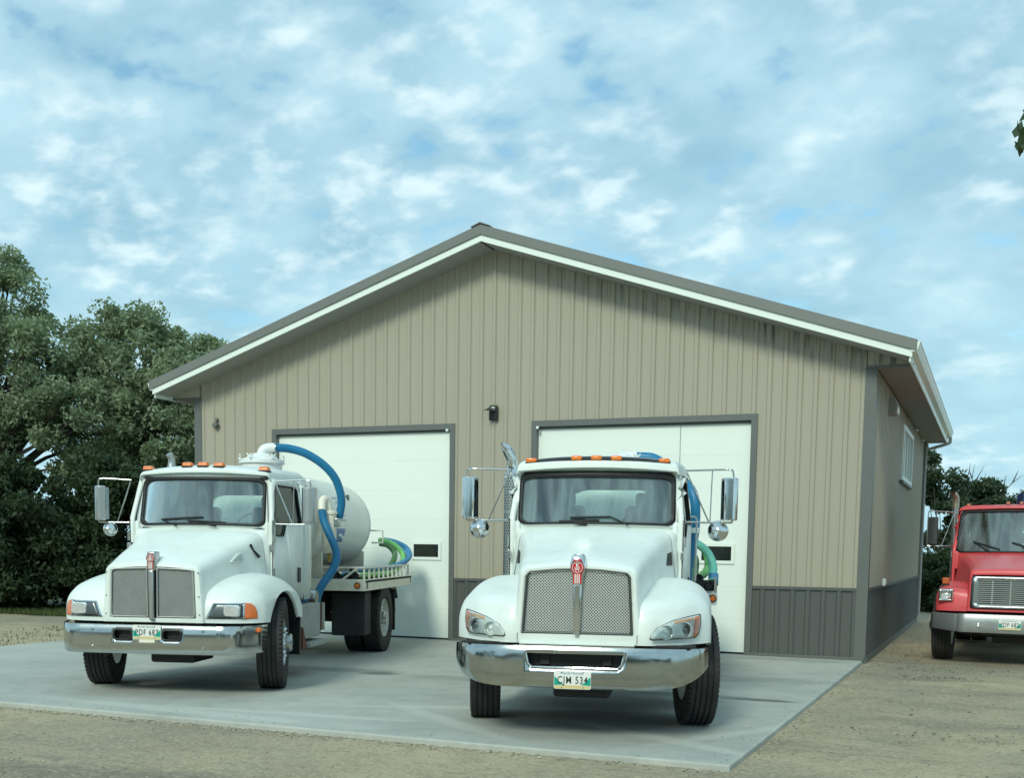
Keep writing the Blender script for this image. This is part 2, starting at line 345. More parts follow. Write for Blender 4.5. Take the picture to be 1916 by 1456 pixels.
# ------------------------------------------------------------------ ground, pad, grass
def ground_mat():
    m = bpy.data.materials.new('gravel_yard'); m.use_nodes = True; t = m.node_tree; b = t.nodes['Principled BSDF']
    v = N(t, 'ShaderNodeTexCoord').outputs['Object']
    big = noise(t, v, .22, 5, .6, .5); mid = noise(t, v, 1.4, 6, .65, .4); fine = noise(t, v, 26, 6, .7); grit = noise(t, v, 140, 3, .6)
    c = mixc(t, ramp(t, mid, .36, .66), (.38,.305,.20), (.62,.50,.325))
    damp = ramp(t, mathn(t, 'ADD', mathn(t, 'MULTIPLY', big, .65), mathn(t, 'MULTIPLY', mid, .35)), .47, .60)
    c = mixc(t, mathn(t, 'MULTIPLY', damp, .65), c, (.175,.172,.145))
    rut = ramp(t, noise(t, vmap(t, v, (.35, 1.9, 1), (3,0,0), (0,0,R(-24))), 1.0, 5, .65, .6), .53, .70)
    c = mixc(t, mathn(t, 'MULTIPLY', rut, .62), c, (.14,.135,.115))
    wob = noise(t, v, 1.1, 5, .65)
    for cx, cy, ax, ay, ro, am in ((2.2,-11.4,2.6,.45,.05,.5),(6.2,-10.9,1.5,.35,.1,.45),(-1.2,-10.4,1.8,.3,-.1,.35),(8.6,-8.6,1.0,.45,0,.55),(8.4,-5.9,2.2,.5,.1,.42),(5.4,-12.2,1.6,.5,0,.5),(9.6,-4.2,1.6,.5,-.1,.3)):
        q = vmap(t, vmap(t, vmap(t, v, (1,1,1), (-cx,-cy,0)), (1,1,1), (0,0,0), (0,0,-ro)), (1/ax, 1/ay, 0)); ln = N(t, 'ShaderNodeVectorMath', operation='LENGTH'); t.links.new(q, ln.inputs[0])
        k = ramp(t, mathn(t, 'ADD', ln.outputs['Value'], mathn(t, 'MULTIPLY', mathn(t, 'SUBTRACT', wob, .5), 2.4)), .3, 1.1, (1,1,1), (0,0,0), 'EASE')
        c = mixc(t, mathn(t, 'MULTIPLY', k, am*1.3, clamp=True), c, (.125,.120,.10))
    clod = ramp(t, noise(t, vmap(t, v, (1, 1.6, 1)), 4.2, 6, .72, .5), .56, .68)
    c = mixc(t, mathn(t, 'MULTIPLY', clod, .62), c, (.105,.098,.08))
    c = mixc(t, mathn(t, 'MULTIPLY', ramp(t, fine, .30, .75), .40), c, (.52,.465,.34))
    c = mixc(t, mathn(t, 'MULTIPLY', ramp(t, grit, .55, .75), .35), c, (.13,.12,.095))
    vo = N(t, 'ShaderNodeTexVoronoi'); vo.inputs['Scale'].default_value = 38; t.links.new(v, vo.inputs['Vector'])
    cs = N(t, 'ShaderNodeSeparateColor'); t.links.new(vo.outputs['Color'], cs.inputs[0])
    c = mixc(t, mathn(t, 'MULTIPLY', ramp(t, cs.outputs[0], .55, 1.0), .28), c, (.70,.62,.46)); c = mixc(t, mathn(t, 'MULTIPLY', ramp(t, cs.outputs[1], .70, 1.0), .35), c, (.15,.135,.105))
    t.links.new(c, b.inputs['Base Color']); b.inputs['Roughness'].default_value = .95; b.inputs['Specular IOR Level'].default_value = .15
    h = mathn(t, 'ADD', mathn(t, 'MULTIPLY', fine, .6), mathn(t, 'ADD', mathn(t, 'MULTIPLY', grit, .3), mid))
    bp = N(t, 'ShaderNodeBump'); bp.inputs['Strength'].default_value = .8; bp.inputs['Distance'].default_value = .03
    t.links.new(h, bp.inputs['Height']); t.links.new(bp.outputs[0], b.inputs['Normal']); return m
def concrete_mat():
    m = bpy.data.materials.new('concrete'); m.use_nodes = True; t = m.node_tree; b = t.nodes['Principled BSDF']
    v = N(t, 'ShaderNodeTexCoord').outputs['Object']; s = N(t, 'ShaderNodeSeparateXYZ'); t.links.new(v, s.inputs[0])
    big = noise(t, v, .55, 6, .62, .5); fine = noise(t, v, 22, 5, .7); brush = noise(t, vmap(t, v, (.6, 14, 1)), 1.5, 4, .6)
    c = mixc(t, ramp(t, big, .34, .66), (.39,.40,.352), (.505,.51,.45))
    c = mixc(t, mathn(t, 'MULTIPLY', ramp(t, noise(t, v, 2.6, 6, .68, .6), .45, .68), .30), c, (.205,.222,.20))
    c = mixc(t, mathn(t, 'MULTIPLY', ramp(t, noise(t, vmap(t, v, (1,1,1), (7,3,0)), 1.3, 5, .65, .8), .52, .70), .35), c, (.50,.51,.47))
    c = mixc(t, mathn(t, 'MULTIPLY', brush, .20), c, (.44,.455,.43))
    c = mixc(t, mathn(t, 'MULTIPLY', ramp(t, fine, .4, .8), .22), c, (.22,.235,.22))
    wob = noise(t, v, 1.7, 4, .6)
    def blob(cx, cy, rx, ry, rot, col, amt, c, soft=.55, w=.55):
        q = vmap(t, v, (1, 1, 1), (-cx, -cy, 0)); 
        q = vmap(t, q, (1,1,1), (0,0,0), (0,0,-rot)); q = vmap(t, q, (1/rx, 1/ry, 0))
        ln = N(t, 'ShaderNodeVectorMath', operation='LENGTH'); t.links.new(q, ln.inputs[0])
        d = mathn(t, 'ADD', ln.outputs['Value'], mathn(t, 'MULTIPLY', mathn(t, 'SUBTRACT', wob, .5), w*2))
        k = ramp(t, d, 1-soft, 1.0, (1,1,1), (0,0,0), 'EASE')
        return mixc(t, mathn(t, 'MULTIPLY', k, amt), c, col)
    # water marks, and dark patches on the slab beneath both trucks
    for a in ((5.62,-5.35,.50,.13,.0,.62),(4.9,-5.32,1.1,.22,.02,.35),(.80,-5.15,.36,.22,.1,.60),(-.2,-5.0,1.5,.30,.05,.34),(1.9,-5.1,1.0,.34,.0,.20),
              (-.5,-7.2,1.1,.7,0,.30),(4.5,-7.5,1.0,.8,0,.30),(-.75,-6.2,.9,1.3,0,.36),(4.2,-6.2,.9,1.3,0,.34),(-2.2,-2.2,1.0,1.1,0,.28),(5.2,-.5,1.2,.25,0,.2),(5.0,-3.4,1.6,.5,.1,.16)):
        c = blob(a[0],a[1],a[2],a[3],a[4],(.095,.105,.10),min(.8,a[5]*1.25),c)
    # pale dusty wheel tracks
    for a in ((3.3,-8.3,1.9,.16,R(-38)),(3.0,-7.4,1.7,.16,R(24)),(5.3,-8.3,1.7,.17,R(-30)),(5.9,-7.6,1.6,.14,R(62)),(1.6,-8.6,2.2,.13,R(6)),(.6,-8.9,2.5,.2,R(-3))):
        c = blob(*a,(.56,.57,.51),.55,c,.7,.35)
    edge = ramp(t, s.outputs[0], 5.75, 6.1); 
    t.links.new(c, b.inputs['Base Color']); b.inputs['Roughness'].default_value = .78; b.inputs['Specular IOR Level'].default_value = .35
    bp = N(t, 'ShaderNodeBump'); bp.inputs['Strength'].default_value = .25; bp.inputs['Distance'].default_value = .006
    t.links.new(mathn(t, 'ADD', fine, brush), bp.inputs['Height']); t.links.new(bp.outputs[0], b.inputs['Normal']); return m
GZ = -.05
GM = ground_mat()
# ground: one sheet to the horizon, finely and unevenly meshed near the yard
xs = np.concatenate([[-1500,-400,-120,-60,-40], np.arange(-30, 26.1, .7), [40,60,120,400,1500]]); ys = np.concatenate([[-1500,-400,-120,-60,-40], np.arange(-26, 40.1, .7), [60,120,400,1500]])
rng = np.random.default_rng(5)
rows = []
for y in ys:
    rows.append([(x, y, GZ - (0 if (-6.6 < x < 6.6 and y > -9.7) else abs(.018*math.sin(x*1.3+y*.7)*math.sin(y*1.1-x*.4)) + rng.random()*.008)) for x in xs])
tag(MB().grid(rows).build('ground', GM, smooth=180), kind='structure')
pad = MB().bb(-6.10, 6.10, -9.25, .12, -.16, 0).build('concrete_pad', concrete_mat(), bevel=.015); tag(pad, kind='structure')
GRASS = mat('lawn_soil', (.07,.085,.035), .95, var=.4, vscale=3)
rows = [[(x, 1.9 + (x+12)*.0 + .25*math.sin(x*1.7) + k*(58) , GZ+.012) for x in np.arange(-60, -6.6, 1.2)] for k in (0, 1)]
lawn = MB().grid(rows).build('lawn', GRASS, smooth=0); tag(lawn, kind='structure')
def blades(name, n, area, hgt, m, seed, wid=.012):
    r = np.random.default_rng(seed); x = r.uniform(area[0], area[1], n); y = r.uniform(area[2], area[3], n); a = r.uniform(0, 6.28, n); h = r.uniform(.5, 1.2, n)*hgt
    dx, dy = np.cos(a)*wid, np.sin(a)*wid; lx, ly = r.normal(0, .35, n)*h, r.normal(0, .35, n)*h
    V = np.stack([np.stack([x-dx, y-dy, np.full(n, GZ)], 1), np.stack([x+dx, y+dy, np.full(n, GZ)], 1), np.stack([x+lx, y+ly, GZ+h], 1)], 1).reshape(-1, 3)
    me = bpy.data.meshes.new(name); me.from_pydata(V.tolist(), [], np.arange(3*n).reshape(-1, 3).tolist()); return link(name, me, m)
LEAFG = leafmat('grass_blade', (.05,.085,.025), (.14,.17,.06))
tag(blades('grass', 26000, (-24, -8.5, 1.7, 4.2), .11, LEAFG, 3), 'short green grass strip in front of the dark hedge', 'grass', kind='stuff')
tag(blades('weeds', 900, (-9.0, -6.3, -8.5, 1.0), .05, LEAFG, 4), 'sparse weeds along the left edge of the concrete pad', 'weeds', kind='stuff')
# loose stones and dead leaves
def pebbles(name, n, sampler, size, m, seed, flat=.6, z=GZ):
    r = np.random.default_rng(seed); V = []; F = []
    ico = [(0,0,1),(.9,0,.3),(.28,.85,.3),(-.72,.53,.3),(-.72,-.53,.3),(.28,-.85,.3),(0,0,-.4)]
    fc = [(0,1,2),(0,2,3),(0,3,4),(0,4,5),(0,5,1),(6,2,1),(6,3,2),(6,4,3),(6,5,4),(6,1,5)]
    for i in range(n):
        x, y = sampler(r); s = size*r.uniform(.4, 1.5)**1.5; a = r.uniform(0, 6.28); c, d = math.cos(a), math.sin(a); e = r.uniform(.5, 1.1); b = len(V)
        for q in ico:
            px, py = q[0]*s*r.uniform(.8,1.2), q[1]*s*e*r.uniform(.8,1.2); V.append((x+c*px-d*py, y+d*px+c*py, z+q[2]*s*flat))
        F += [tuple(k+b for k in f) for f in fc]
    me = bpy.data.meshes.new(name); me.from_pydata(V, [], F); return link(name, me, m)
STONE = bpy.data.materials.new('loose_stone'); STONE.use_nodes = True
_t = STONE.node_tree; _g = N(_t, 'ShaderNodeNewGeometry'); _t.links.new(mixc(_t, _g.outputs['Random Per Island'], (.16,.145,.11), (.58,.52,.40)), _t.nodes['Principled BSDF'].inputs['Base Color']); _t.nodes['Principled BSDF'].inputs['Roughness'].default_value = .9
def off_pad(x0, x1, y0, y1):
    def f(r):
        while True:
            x, y = r.uniform(x0, x1), r.uniform(y0, y1)
            if not (-6.15 < x < 6.15 and -9.3 < y < 12): return x, y
    return f
tag(pebbles('gravel', 14000, off_pad(-9, 13, -15.5, 9), .0075, STONE, 11), 'loose tan gravel stones scattered over the yard', 'gravel', kind='stuff')
def edge_s(r):
    if r.random() < .55: return r.uniform(-6, 6.2), -9.25 - abs(r.normal(0, .09))
    return 6.12 + abs(r.normal(0, .10)), r.uniform(-9.3, 11)
tag(pebbles('edge_gravel', 2600, edge_s, .0095, STONE, 12), 'coarse gravel lying along the edge of the concrete pad', 'gravel', kind='stuff')
def pad_s(r):
    if r.random() < .6: return r.uniform(-6, 6.05), -9.2 + abs(r.normal(0, .22))
    return 6.05 - abs(r.normal(0, .12)), r.uniform(-9.2, -.2)
tag(pebbles('pad_grit', 700, pad_s, .0055, STONE, 14, .6, .001), 'fine grit strewn on the outer edge of the concrete pad', 'gravel', kind='stuff')
DEBRIS = mat('dark_leaf_litter', (.12,.10,.065), .9, var=.5, vscale=20)
def clump_s(r):
    cs = [(6.9,-.4,.5,.25),(7.2,-1.4,.3,.15),(6.6,1.6,.3,.8),(6.5,5,.15,2),(8.4,-9.0,.35,.18),(9.0,-8.6,.5,.2),(8.0,-6.8,.6,.2),(9.6,-8.2,.3,.2),(8.2,-3.5,1.5,1.0),(8.9,-6.2,1.2,.8),(2.5,-11.8,1.6,.5),(5.5,-11.2,1.2,.4),(8,-10.5,.8,.5),(-2.5,-10.6,1.4,.4)]
    c = cs[r.integers(len(cs))]; return c[0]+r.normal(0, c[2]), min(c[1]+r.normal(0, c[3]), 9) if c[0] > 6.2 else c[1]+r.normal(0, c[3]*.5)
tag(pebbles('leaf_litter', 900, clump_s, .015, DEBRIS, 13, .35), 'dark dead leaves and clods strewn on the gravel', 'leaf litter', kind='stuff')

# ------------------------------------------------------------------ building
W2, HS, BL = 6.095, 4.31, 11.88
SLOPE, ZA = .326, 6.50          # soffit plane: z = ZA - SLOPE*|x|
ZW = 1.067                      # top of the dark wainscot
D1, D2, ZD = (-4.30, -.79), (.80, 4.32), 3.60     # clear door openings
def cladmat(name, col, streak=0.0):
    m = bpy.data.materials.new(name); m.use_nodes = True; t = m.node_tree; b = t.nodes['Principled BSDF']
    v = N(t, 'ShaderNodeTexCoord').outputs['Object']; s = N(t, 'ShaderNodeSeparateXYZ'); t.links.new(v, s.inputs[0])
    c = mixc(t, noise(t, vmap(t, v, (.8,.8,.25)), 1.2, 5, .6), tuple(x*.93 for x in col), tuple(x*1.06 for x in col))
    if streak:                   # black runs below the roof edge, heaviest towards the right of the gable
        st = ramp(t, noise(t, vmap(t, v, (9, 9, .55)), 1.4, 5, .7, .15), .50, .66)
        dz = mathn(t, 'SUBTRACT', mathn(t, 'SUBTRACT', ZA, mathn(t, 'MULTIPLY', mathn(t, 'ABSOLUTE', s.outputs[0]), SLOPE)), s.outputs[2])
        ln = mathn(t, 'ADD', .12, mathn(t, 'MULTIPLY', noise(t, vmap(t, v, (5, 5, 0)), 1.0, 3, .7), .9))
        k = mathn(t, 'SUBTRACT', 1.0, mathn(t, 'DIVIDE', dz, ln), clamp=True)
        rt = ramp(t, mathn(t, 'MULTIPLY_ADD', s.outputs[0], .1, .4), .30, .80)
        rib = mathn(t, 'SMOOTH_MIN', mathn(t, 'MULTIPLY', st, k), 1.0, .01)
        c = mixc(t, mathn(t, 'MULTIPLY', mathn(t, 'MULTIPLY', rib, rt), streak, clamp=True), c, (.055,.055,.045))
    t.links.new(c, b.inputs['Base Color']); b.inputs['Roughness'].default_value = .42; b.inputs['Specular IOR Level'].default_value = .4
    return m
TAN = cladmat('tan_steel_cladding', (.385,.350,.275), 1.2)
CHAR = cladmat('charcoal_steel_wainscot', (.098,.102,.098))
TRIM = mat('charcoal_trim', (.125,.133,.126), .45, var=.08)
FASC = mat('white_fascia_metal', (.80,.86,.80), .4, var=.02)
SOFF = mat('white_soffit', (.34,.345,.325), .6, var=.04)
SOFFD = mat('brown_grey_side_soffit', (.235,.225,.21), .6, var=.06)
ROOFM = mat('grey_brown_roof_steel', (.175,.180,.168), .42, var=.08, vscale=2)
DOORW = mat('white_door_steel', (.82,.87,.80), .5, var=.015, vscale=1.2, dirt=(.62,.62,.55), dirt_amt=.12, dscale=1.2)
PANE = mat('dark_window_pane', (.016,.02,.018), .08, var=.3, spec=.6)
bld = tag(empty('garage_building'), 'tan steel garage with dark wainscot, gable roof and two white overhead doors', 'building')
def ribprof(x0, x1, pitch=.2286, base=.088, top=.052, h=.022):
    """cladding profile between x0 and x1, ribs on the global pitch; returns (x, depth)"""
    pts = [(x0, None)]; k = math.floor(x0/pitch)-1
    while k*pitch < x1+pitch:
        c = k*pitch
        for dx, d in ((-base/2,0),(-top/2,h),(top/2,h),(base/2,0)): pts.append((c+dx, d))
        for f in (1/3, 2/3):
            q = c+pitch*f
            for dx, d in ((-.019,0),(-.010,.0015),(.010,.0015),(.019,0)): pts.append((q+dx, d))
        k += 1
    def dep(x):
        q = [p for p in pts if p[1] is not None]
        for a, b in zip(q, q[1:]):
            if a[0] <= x <= b[0]: return a[1] if b[0]-a[0] < 1e-9 else a[1]+(b[1]-a[1])*(x-a[0])/(b[0]-a[0])
        return 0
    out = [(x, d) for x, d in pts if d is not None and x0 < x < x1]
    return [(x0, dep(x0))]+out+[(x1, dep(x1))]
def sheet(name, x0, x1, zlo, zhi, m, plane='front', cuts=()):
    """one cladding sheet; zlo(x), zhi(x) are functions; split at the x in cuts"""
    mb = MB(); xs = [x0]+[c for c in sorted(cuts) if x0+.001 < c < x1-.001]+[x1]
    for a, b in zip(xs, xs[1:]):
        e = 1e-4; pr = ribprof(a, b); lo, hi = [], []
        for x, d in pr:
            xx = min(max(x, a+e), b-e)
            if plane == 'front': lo.append((x, -d, zlo(xx))); hi.append((x, -d, zhi(xx)))
            elif plane == 'right': lo.append((W2+d, x, zlo(xx))); hi.append((W2+d, x, zhi(xx)))
            elif plane == 'left': lo.append((-W2-d, x, zlo(xx))); hi.append((-W2-d, x, zhi(xx)))
            else: lo.append((x, BL+d, zlo(xx))); hi.append((x, BL+d, zhi(xx)))
        mb.grid([lo, hi])
    return mb.build(name, m, bld, smooth=0)
gab = lambda x: ZA - SLOPE*abs(x) + .01
def front_lo(x):
    for d in (D1, D2):
        if d[0]-.09 < x < d[1]+.09: return ZD+.09
    return ZW
dc = [D1[0]-.09, D1[1]+.09, D2[0]-.09, D2[1]+.09, 0.0]
SW = .9144; x = -W2
while x < W2-.01:
    x1 = min(x+SW, W2); sheet('cladding_panel', x, x1, front_lo, gab, TAN, 'front', dc); x = x1
for a, b in ((-W2, D1[0]-.09), (D1[1]+.09, D2[0]-.09), (D2[1]+.09, W2)):
    x = a
    while x < b-.01:
        x1 = min(x+SW, b); sheet('wainscot_panel', x, x1, lambda q: .03, lambda q: ZW-.02, CHAR, 'front'); x = x1
for pl in ('right', 'left'):
    y = 0.0
    while y < BL-.01:
        y1 = min(y+SW, BL)
        sheet('cladding_panel', y, y1, lambda q: ZW, lambda q: HS, TAN, pl); sheet('wainscot_panel', y, y1, lambda q: .03, lambda q: ZW-.02, CHAR, pl); y = y1
x = -W2
while x < W2-.01:
    x1 = min(x+SW, W2); sheet('cladding_panel', x, x1, lambda q: ZW, gab, TAN, 'rear', (0.0,)); sheet('wainscot_panel', x, x1, lambda q: .03, lambda q: ZW-.02, CHAR, 'rear'); x = x1
# dark core so that no light leaks through
core = MB(); t_ = .35
core.prism([(-W2+t_, .02), (W2-t_, .02), (W2-t_, HS-.2), (0, ZA-.5), (-W2+t_, HS-.2)], 'y', .5, BL-.3).build('wall_core', DARK, bld, smooth=0)
for a, b in ((-W2, D1[0]-.09), (D1[1]+.09, D2[0]-.09), (D2[1]+.09, W2)): MB().bb(a, b, -.030, 0, ZW-.035, ZW+.012).build('wainscot_cap_trim', CHAR, bld)
for a, b in ((-W2-.02, D1[0]-.09), (D1[1]+.09, D2[0]-.09), (D2[1]+.09, W2+.02)): MB().bb(a, b, -.045, 0, .004, .045).build('base_trim', TRIM, bld)
for sx in (-1, 1): MB().bb(sx*W2, sx*(W2+.045), .0, BL, -.06, .045).build('base_trim', TRIM, bld)
for sx in (-1, 1): MB().bb(sx*W2, sx*(W2+.03), 0.1, BL-.1, ZW-.035, ZW+.012).build('wainscot_cap_trim', CHAR, bld)
for sx in (-1, 1):
    for yy, sy in ((0, -1), (BL, 1)):
        c = MB(); c.bb(sx*(W2-.13), sx*(W2+.034), yy+sy*.002, yy+sy*.034, .046, HS+.0); c.bb(sx*(W2+.003), sx*(W2+.034), yy, yy-sy*.13, .046, HS)
        c.build('corner_trim', TRIM, bld)
# doors
for di, (a, b) in enumerate((D1, D2)):
    j = MB(); j.bb(a-.095, a, -.040, .12, .004, ZD+.095); j.bb(b, b+.095, -.040, .12, .004, ZD+.095); j.bb(a, b, -.040, .12, ZD, ZD+.095)
    j.build('door_frame', TRIM, bld)
    dr = empty('overhead_door', parent=bld)
    ns = 7; hs = (ZD-.03)/ns
    for k in range(ns):
        z0 = .03+k*hs; sct = MB()
        if k == 2:
            wa, wb = (b-.72, b-.24) if di == 0 else (b-.73, b-.26); wz0, wz1 = z0+hs*.5-.10-.02, z0+hs*.5+.10
            wz0, wz1 = (1.43, 1.65) if di == 0 else (1.455, 1.675); zc0, zc1 = 1.30, 1.80
        sct.bb(a, b, .058, .10, z0+.0005, z0+hs-.0005)
        sct.build('door_section', DOORW, dr, smooth=0)
    fr = MB(); fr.ring([(wa-.05, .050, wz0-.05), (wb+.05, .050, wz0-.05), (wb+.05, .050, wz1+.05), (wa-.05, .050, wz1+.05)], [(wa, .050, wz0), (wb, .050, wz0), (wb, .050, wz1), (wa, .050, wz1)])
    fr.build('window_frame', DOORW, dr, solid=.014, smooth=0)
    MB().bb(wa, wb, .0525, .0565, wz0, wz1).build('window_pane', PANE, dr)
    MB().bb(a, b, .05, .11, .004, .03).build('door_bottom_seal', SEAL, dr)
    rb = MB(); rb.bb(a, b, .03, .058, ZD-.035, ZD); rb.build('door_top_seal', TRIM, dr)
    for xx in ((b-.03),) if di == 0 else ((a+.03),):
        MB().lathe([(0,.0),(.022,.0),(.025,.03),(.018,.05),(0,.055)], (xx, -.095, ZD-.02), 'y', 12).build('door_sensor', FASC, dr)
cord = MB().tube([(3.20, .03, ZD-.02), (3.20, .035, 2.6), (3.195, .035, 2.2)], .004, 5).build('pull_cord', GREYST, bld)
# roof
roof = empty('roof', parent=bld)
YF, YB, XE = -.58, BL+.5, 6.70
rt = .262                                                  # soffit to roof surface
for sx in (-1, 1):
    y = YF-.02
    while y < YB:
        y1 = min(y+SW, YB); mb = MB(); lo, hi = [], []
        for yy, d in ribprof(y, y1):
            hi.append((0, yy, ZA+rt+d*.9-.02)); lo.append((sx*XE, yy, ZA+rt+d*.9-.02-SLOPE*XE))
        mb.grid([lo, hi]).build('roof_panel', ROOFM, roof, smooth=0); y = y1
    def slab(x0, x1, y0, y1, z0, z1):
        mb = MB(); P = []
        for yy in (y0, y1):
            for xx, zz in ((x0, z0), (x1, z0), (x1, z1), (x0, z1)): P.append((sx*xx, yy, ZA-SLOPE*xx+zz))
        return mb.add(P, [(0,1,2,3),(7,6,5,4),(0,4,5,1),(1,5,6,2),(2,6,7,3),(3,7,4,0)])
    slab(0, XE-.06, YF, YF+.03, .004, .106).build('rake_fascia', FASC, roof, smooth=0)
    slab(0, XE, YF-.03, YF+.02, .108, .258).build('rake_trim', ROOFM, roof, smooth=0)
    # gable soffit boards
    x = 0.02
    while x < XE-.1:
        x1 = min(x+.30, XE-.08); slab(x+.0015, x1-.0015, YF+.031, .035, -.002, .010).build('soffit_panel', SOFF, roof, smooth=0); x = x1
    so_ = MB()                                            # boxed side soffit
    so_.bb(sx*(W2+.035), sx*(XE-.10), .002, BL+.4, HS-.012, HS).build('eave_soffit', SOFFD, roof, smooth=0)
    ret = MB(); ret.prism([(sx*(W2-.10), HS+.001), (sx*(XE-.07), HS+.001), (sx*(XE-.07), ZA-SLOPE*(XE-.07)+.0), (sx*(W2-.10), ZA-SLOPE*(W2-.10)+.0)], 'y', -.045, -.004)
    ret.build('eave_return', TAN, roof, smooth=0)
    MB().bb(sx*(W2-.12), sx*(XE-.09), -.058, -.046, HS-.014, HS+.018).build('eave_return_trim', TRIM, roof, smooth=0)
    MB().bb(sx*(XE-.10), sx*(XE-.08), YF+.03, BL+.45, HS-.03, 4.53).build('eave_fascia', FASC, roof, smooth=0)
    g = MB(); gx = sx*(XE-.078); z1 = 4.545
    prof = [(0, z1), (0, z1-.13), (.075, z1-.13), (.10, z1-.07), (.115, z1-.01), (.125, z1)]
    g.grid([[(gx+sx*p, YF-.01, z) for p, z in prof], [(gx+sx*p, BL+.45, z) for p, z in prof]])
    g.build('gutter', FASC, roof, solid=.006, smooth=0)
    ec = MB(); ec.add([(gx+sx*p, YF-.012, z) for p, z in prof], [tuple(range(len(prof)))]); ec.build('gutter_end_cap', FASC, roof, solid=.004, smooth=0)
    dsp = MB(); dsp.tube(cr([(gx+sx*.06, BL+.30, z1-.12), (gx+sx*.06, BL+.30, z1-.20), (gx+sx*.02, BL+.28, z1-.27), (sx*(W2+.12), BL+.10, z1-.42), (sx*(W2+.06), BL+.06, z1-.50), (sx*(W2+.06), BL+.06, .1)], 26), .038, 8)
    dsp.build('downspout', SOFF, roof)
rc = MB(); rc.prism([(-.16, ZA+rt-.045), (0, ZA+rt+.012), (.16, ZA+rt-.045), (.16, ZA+rt-.03), (0, ZA+rt+.03), (-.16, ZA+rt-.03)], 'y', YF-.05, YB+.02); rc.build('ridge_cap', ROOFM, roof, smooth=0)
ra = MB()
for sx in (-1, 1): ra.prism([(0, ZA+.03), (sx*(W2-.05), ZA-SLOPE*(W2-.05)+.03), (sx*(W2-.05), ZA-SLOPE*(W2-.05)+.2), (0, ZA+.2)], 'y', .05, BL-.05)
ra.build('roof_frame', DARK, roof, smooth=0)
# side window
wn = empty('window', parent=bld); wy0, wy1, wz0, wz1 = 5.0, 7.55, 2.98, 4.02
def frame_yz(mb, x, y0, y1, z0, z1, w, d):
    mb.bb(x, x+d, y0, y1, z0, z0+w); mb.bb(x, x+d, y0, y1, z1-w, z1); mb.bb(x, x+d, y0, y0+w, z0+w, z1-w); mb.bb(x, x+d, y1-w, y1, z0+w, z1-w)
f = MB(); frame_yz(f, W2+.01, wy0, wy1, wz0, wz1, .09, .06); f.build('frame', FASC, wn, bevel=.006)
for q in (1, 2, 3):
    yy = wy0+(wy1-wy0)*q/4; MB().bb(W2+.012, W2+.05, yy-.03, yy+.03, wz0+.09, wz1-.09).build('mullion', FASC, wn)
for q in range(4):
    ya = wy0+(wy1-wy0)*q/4; yb = wy0+(wy1-wy0)*(q+1)/4
    MB().bb(W2+.022, W2+.028, ya+.032 if q else ya+.09, yb-.032 if q < 3 else yb-.09, wz0+.09, wz1-.09).build('pane', mat('blind_white_pane', (.46,.50,.48), .12, var=.05, coat=.4), wn)
MB().bb(W2+.005, W2+.09, wy0-.03, wy1+.03, wz0-.05, wz0-.002).build('sill', TRIM, wn)
# fixtures
wl = tag(empty('wall_lamp', (-.03, -.022, 3.86)), 'black hooded wall lamp on the tan wall between the doors', 'lamp')
MB().bb(-.02, .13, -.06, .0, -.14, .11).build('lamp_base', BLACK, wl, bevel=.02)
hd = MB(); rr = []
for k in range(7):
    u = k/6; w = .085*(1-u*.55); rr.append([(.05+w*q-.02-.0*u, -.055-.24*u, .05-.05*u+(1-abs(q))*.045*(1-u*.6)) for q in (-1,-.6,0,.6,1)])
hd.grid(rr).build('lamp_hood', mat('lamp_hood_black', (.03,.035,.033), .4), wl, solid=.012)
MB().bb(.0, .10, -.11, -.058, .02, .075).build('lamp_glass', mat('lamp_glass_white', (.7,.74,.7), .2), wl, bevel=.01)
wb = tag(empty('alarm_bell', (-5.62, -.01, 3.80)), 'small round grey fixture high on the left of the front wall', 'fixture')
MB().lathe([(0,0),(.055,0),(.06,-.03),(.045,-.075),(0,-.085)], (0,-.02,0), 'y', 16).build('bell', TRIM, wb)
MB().bb(-.035, .03, -.06, -.01, .09, .14).build('bracket', mat('fixture_bracket', (.24,.23,.18), .5), wb, bevel=.006); MB().bb(-.01, .01, -.03, -.01, .05, .09).build('stem', TRIM, wb)
vh = tag(empty('vent_hood', (W2+.005, 2.45, 4.03)), 'white louvred exhaust hood high on the side wall before the window', 'vent')
MB().prism([(0,-.14),(.13,-.14),(.15,.0),(.10,.12),(0,.12)], 'y', -.20, .20).build('hood', SOFF, vh, bevel=.006)
MB().bb(.0, .02, -.24, .24, -.18, .16).build('flange', mat('vent_flange', (.30,.31,.29), .5), vh); MB().bb(.131, .152, -.16, .16, -.12, -.03).build('flap', FASC, vh, bevel=.004)
ob = tag(empty('outlet_box', (W2+.022, 2.45, 1.12)), 'small white outlet box low on the side wall above the wainscot', 'outlet')
MB().bb(0, .05, -.08, .08, -.06, .06).build('box', FASC, ob, bevel=.008); MB().bb(.051, .058, -.05, .05, -.035, .04).build('cover', DOORW, ob, bevel=.004)

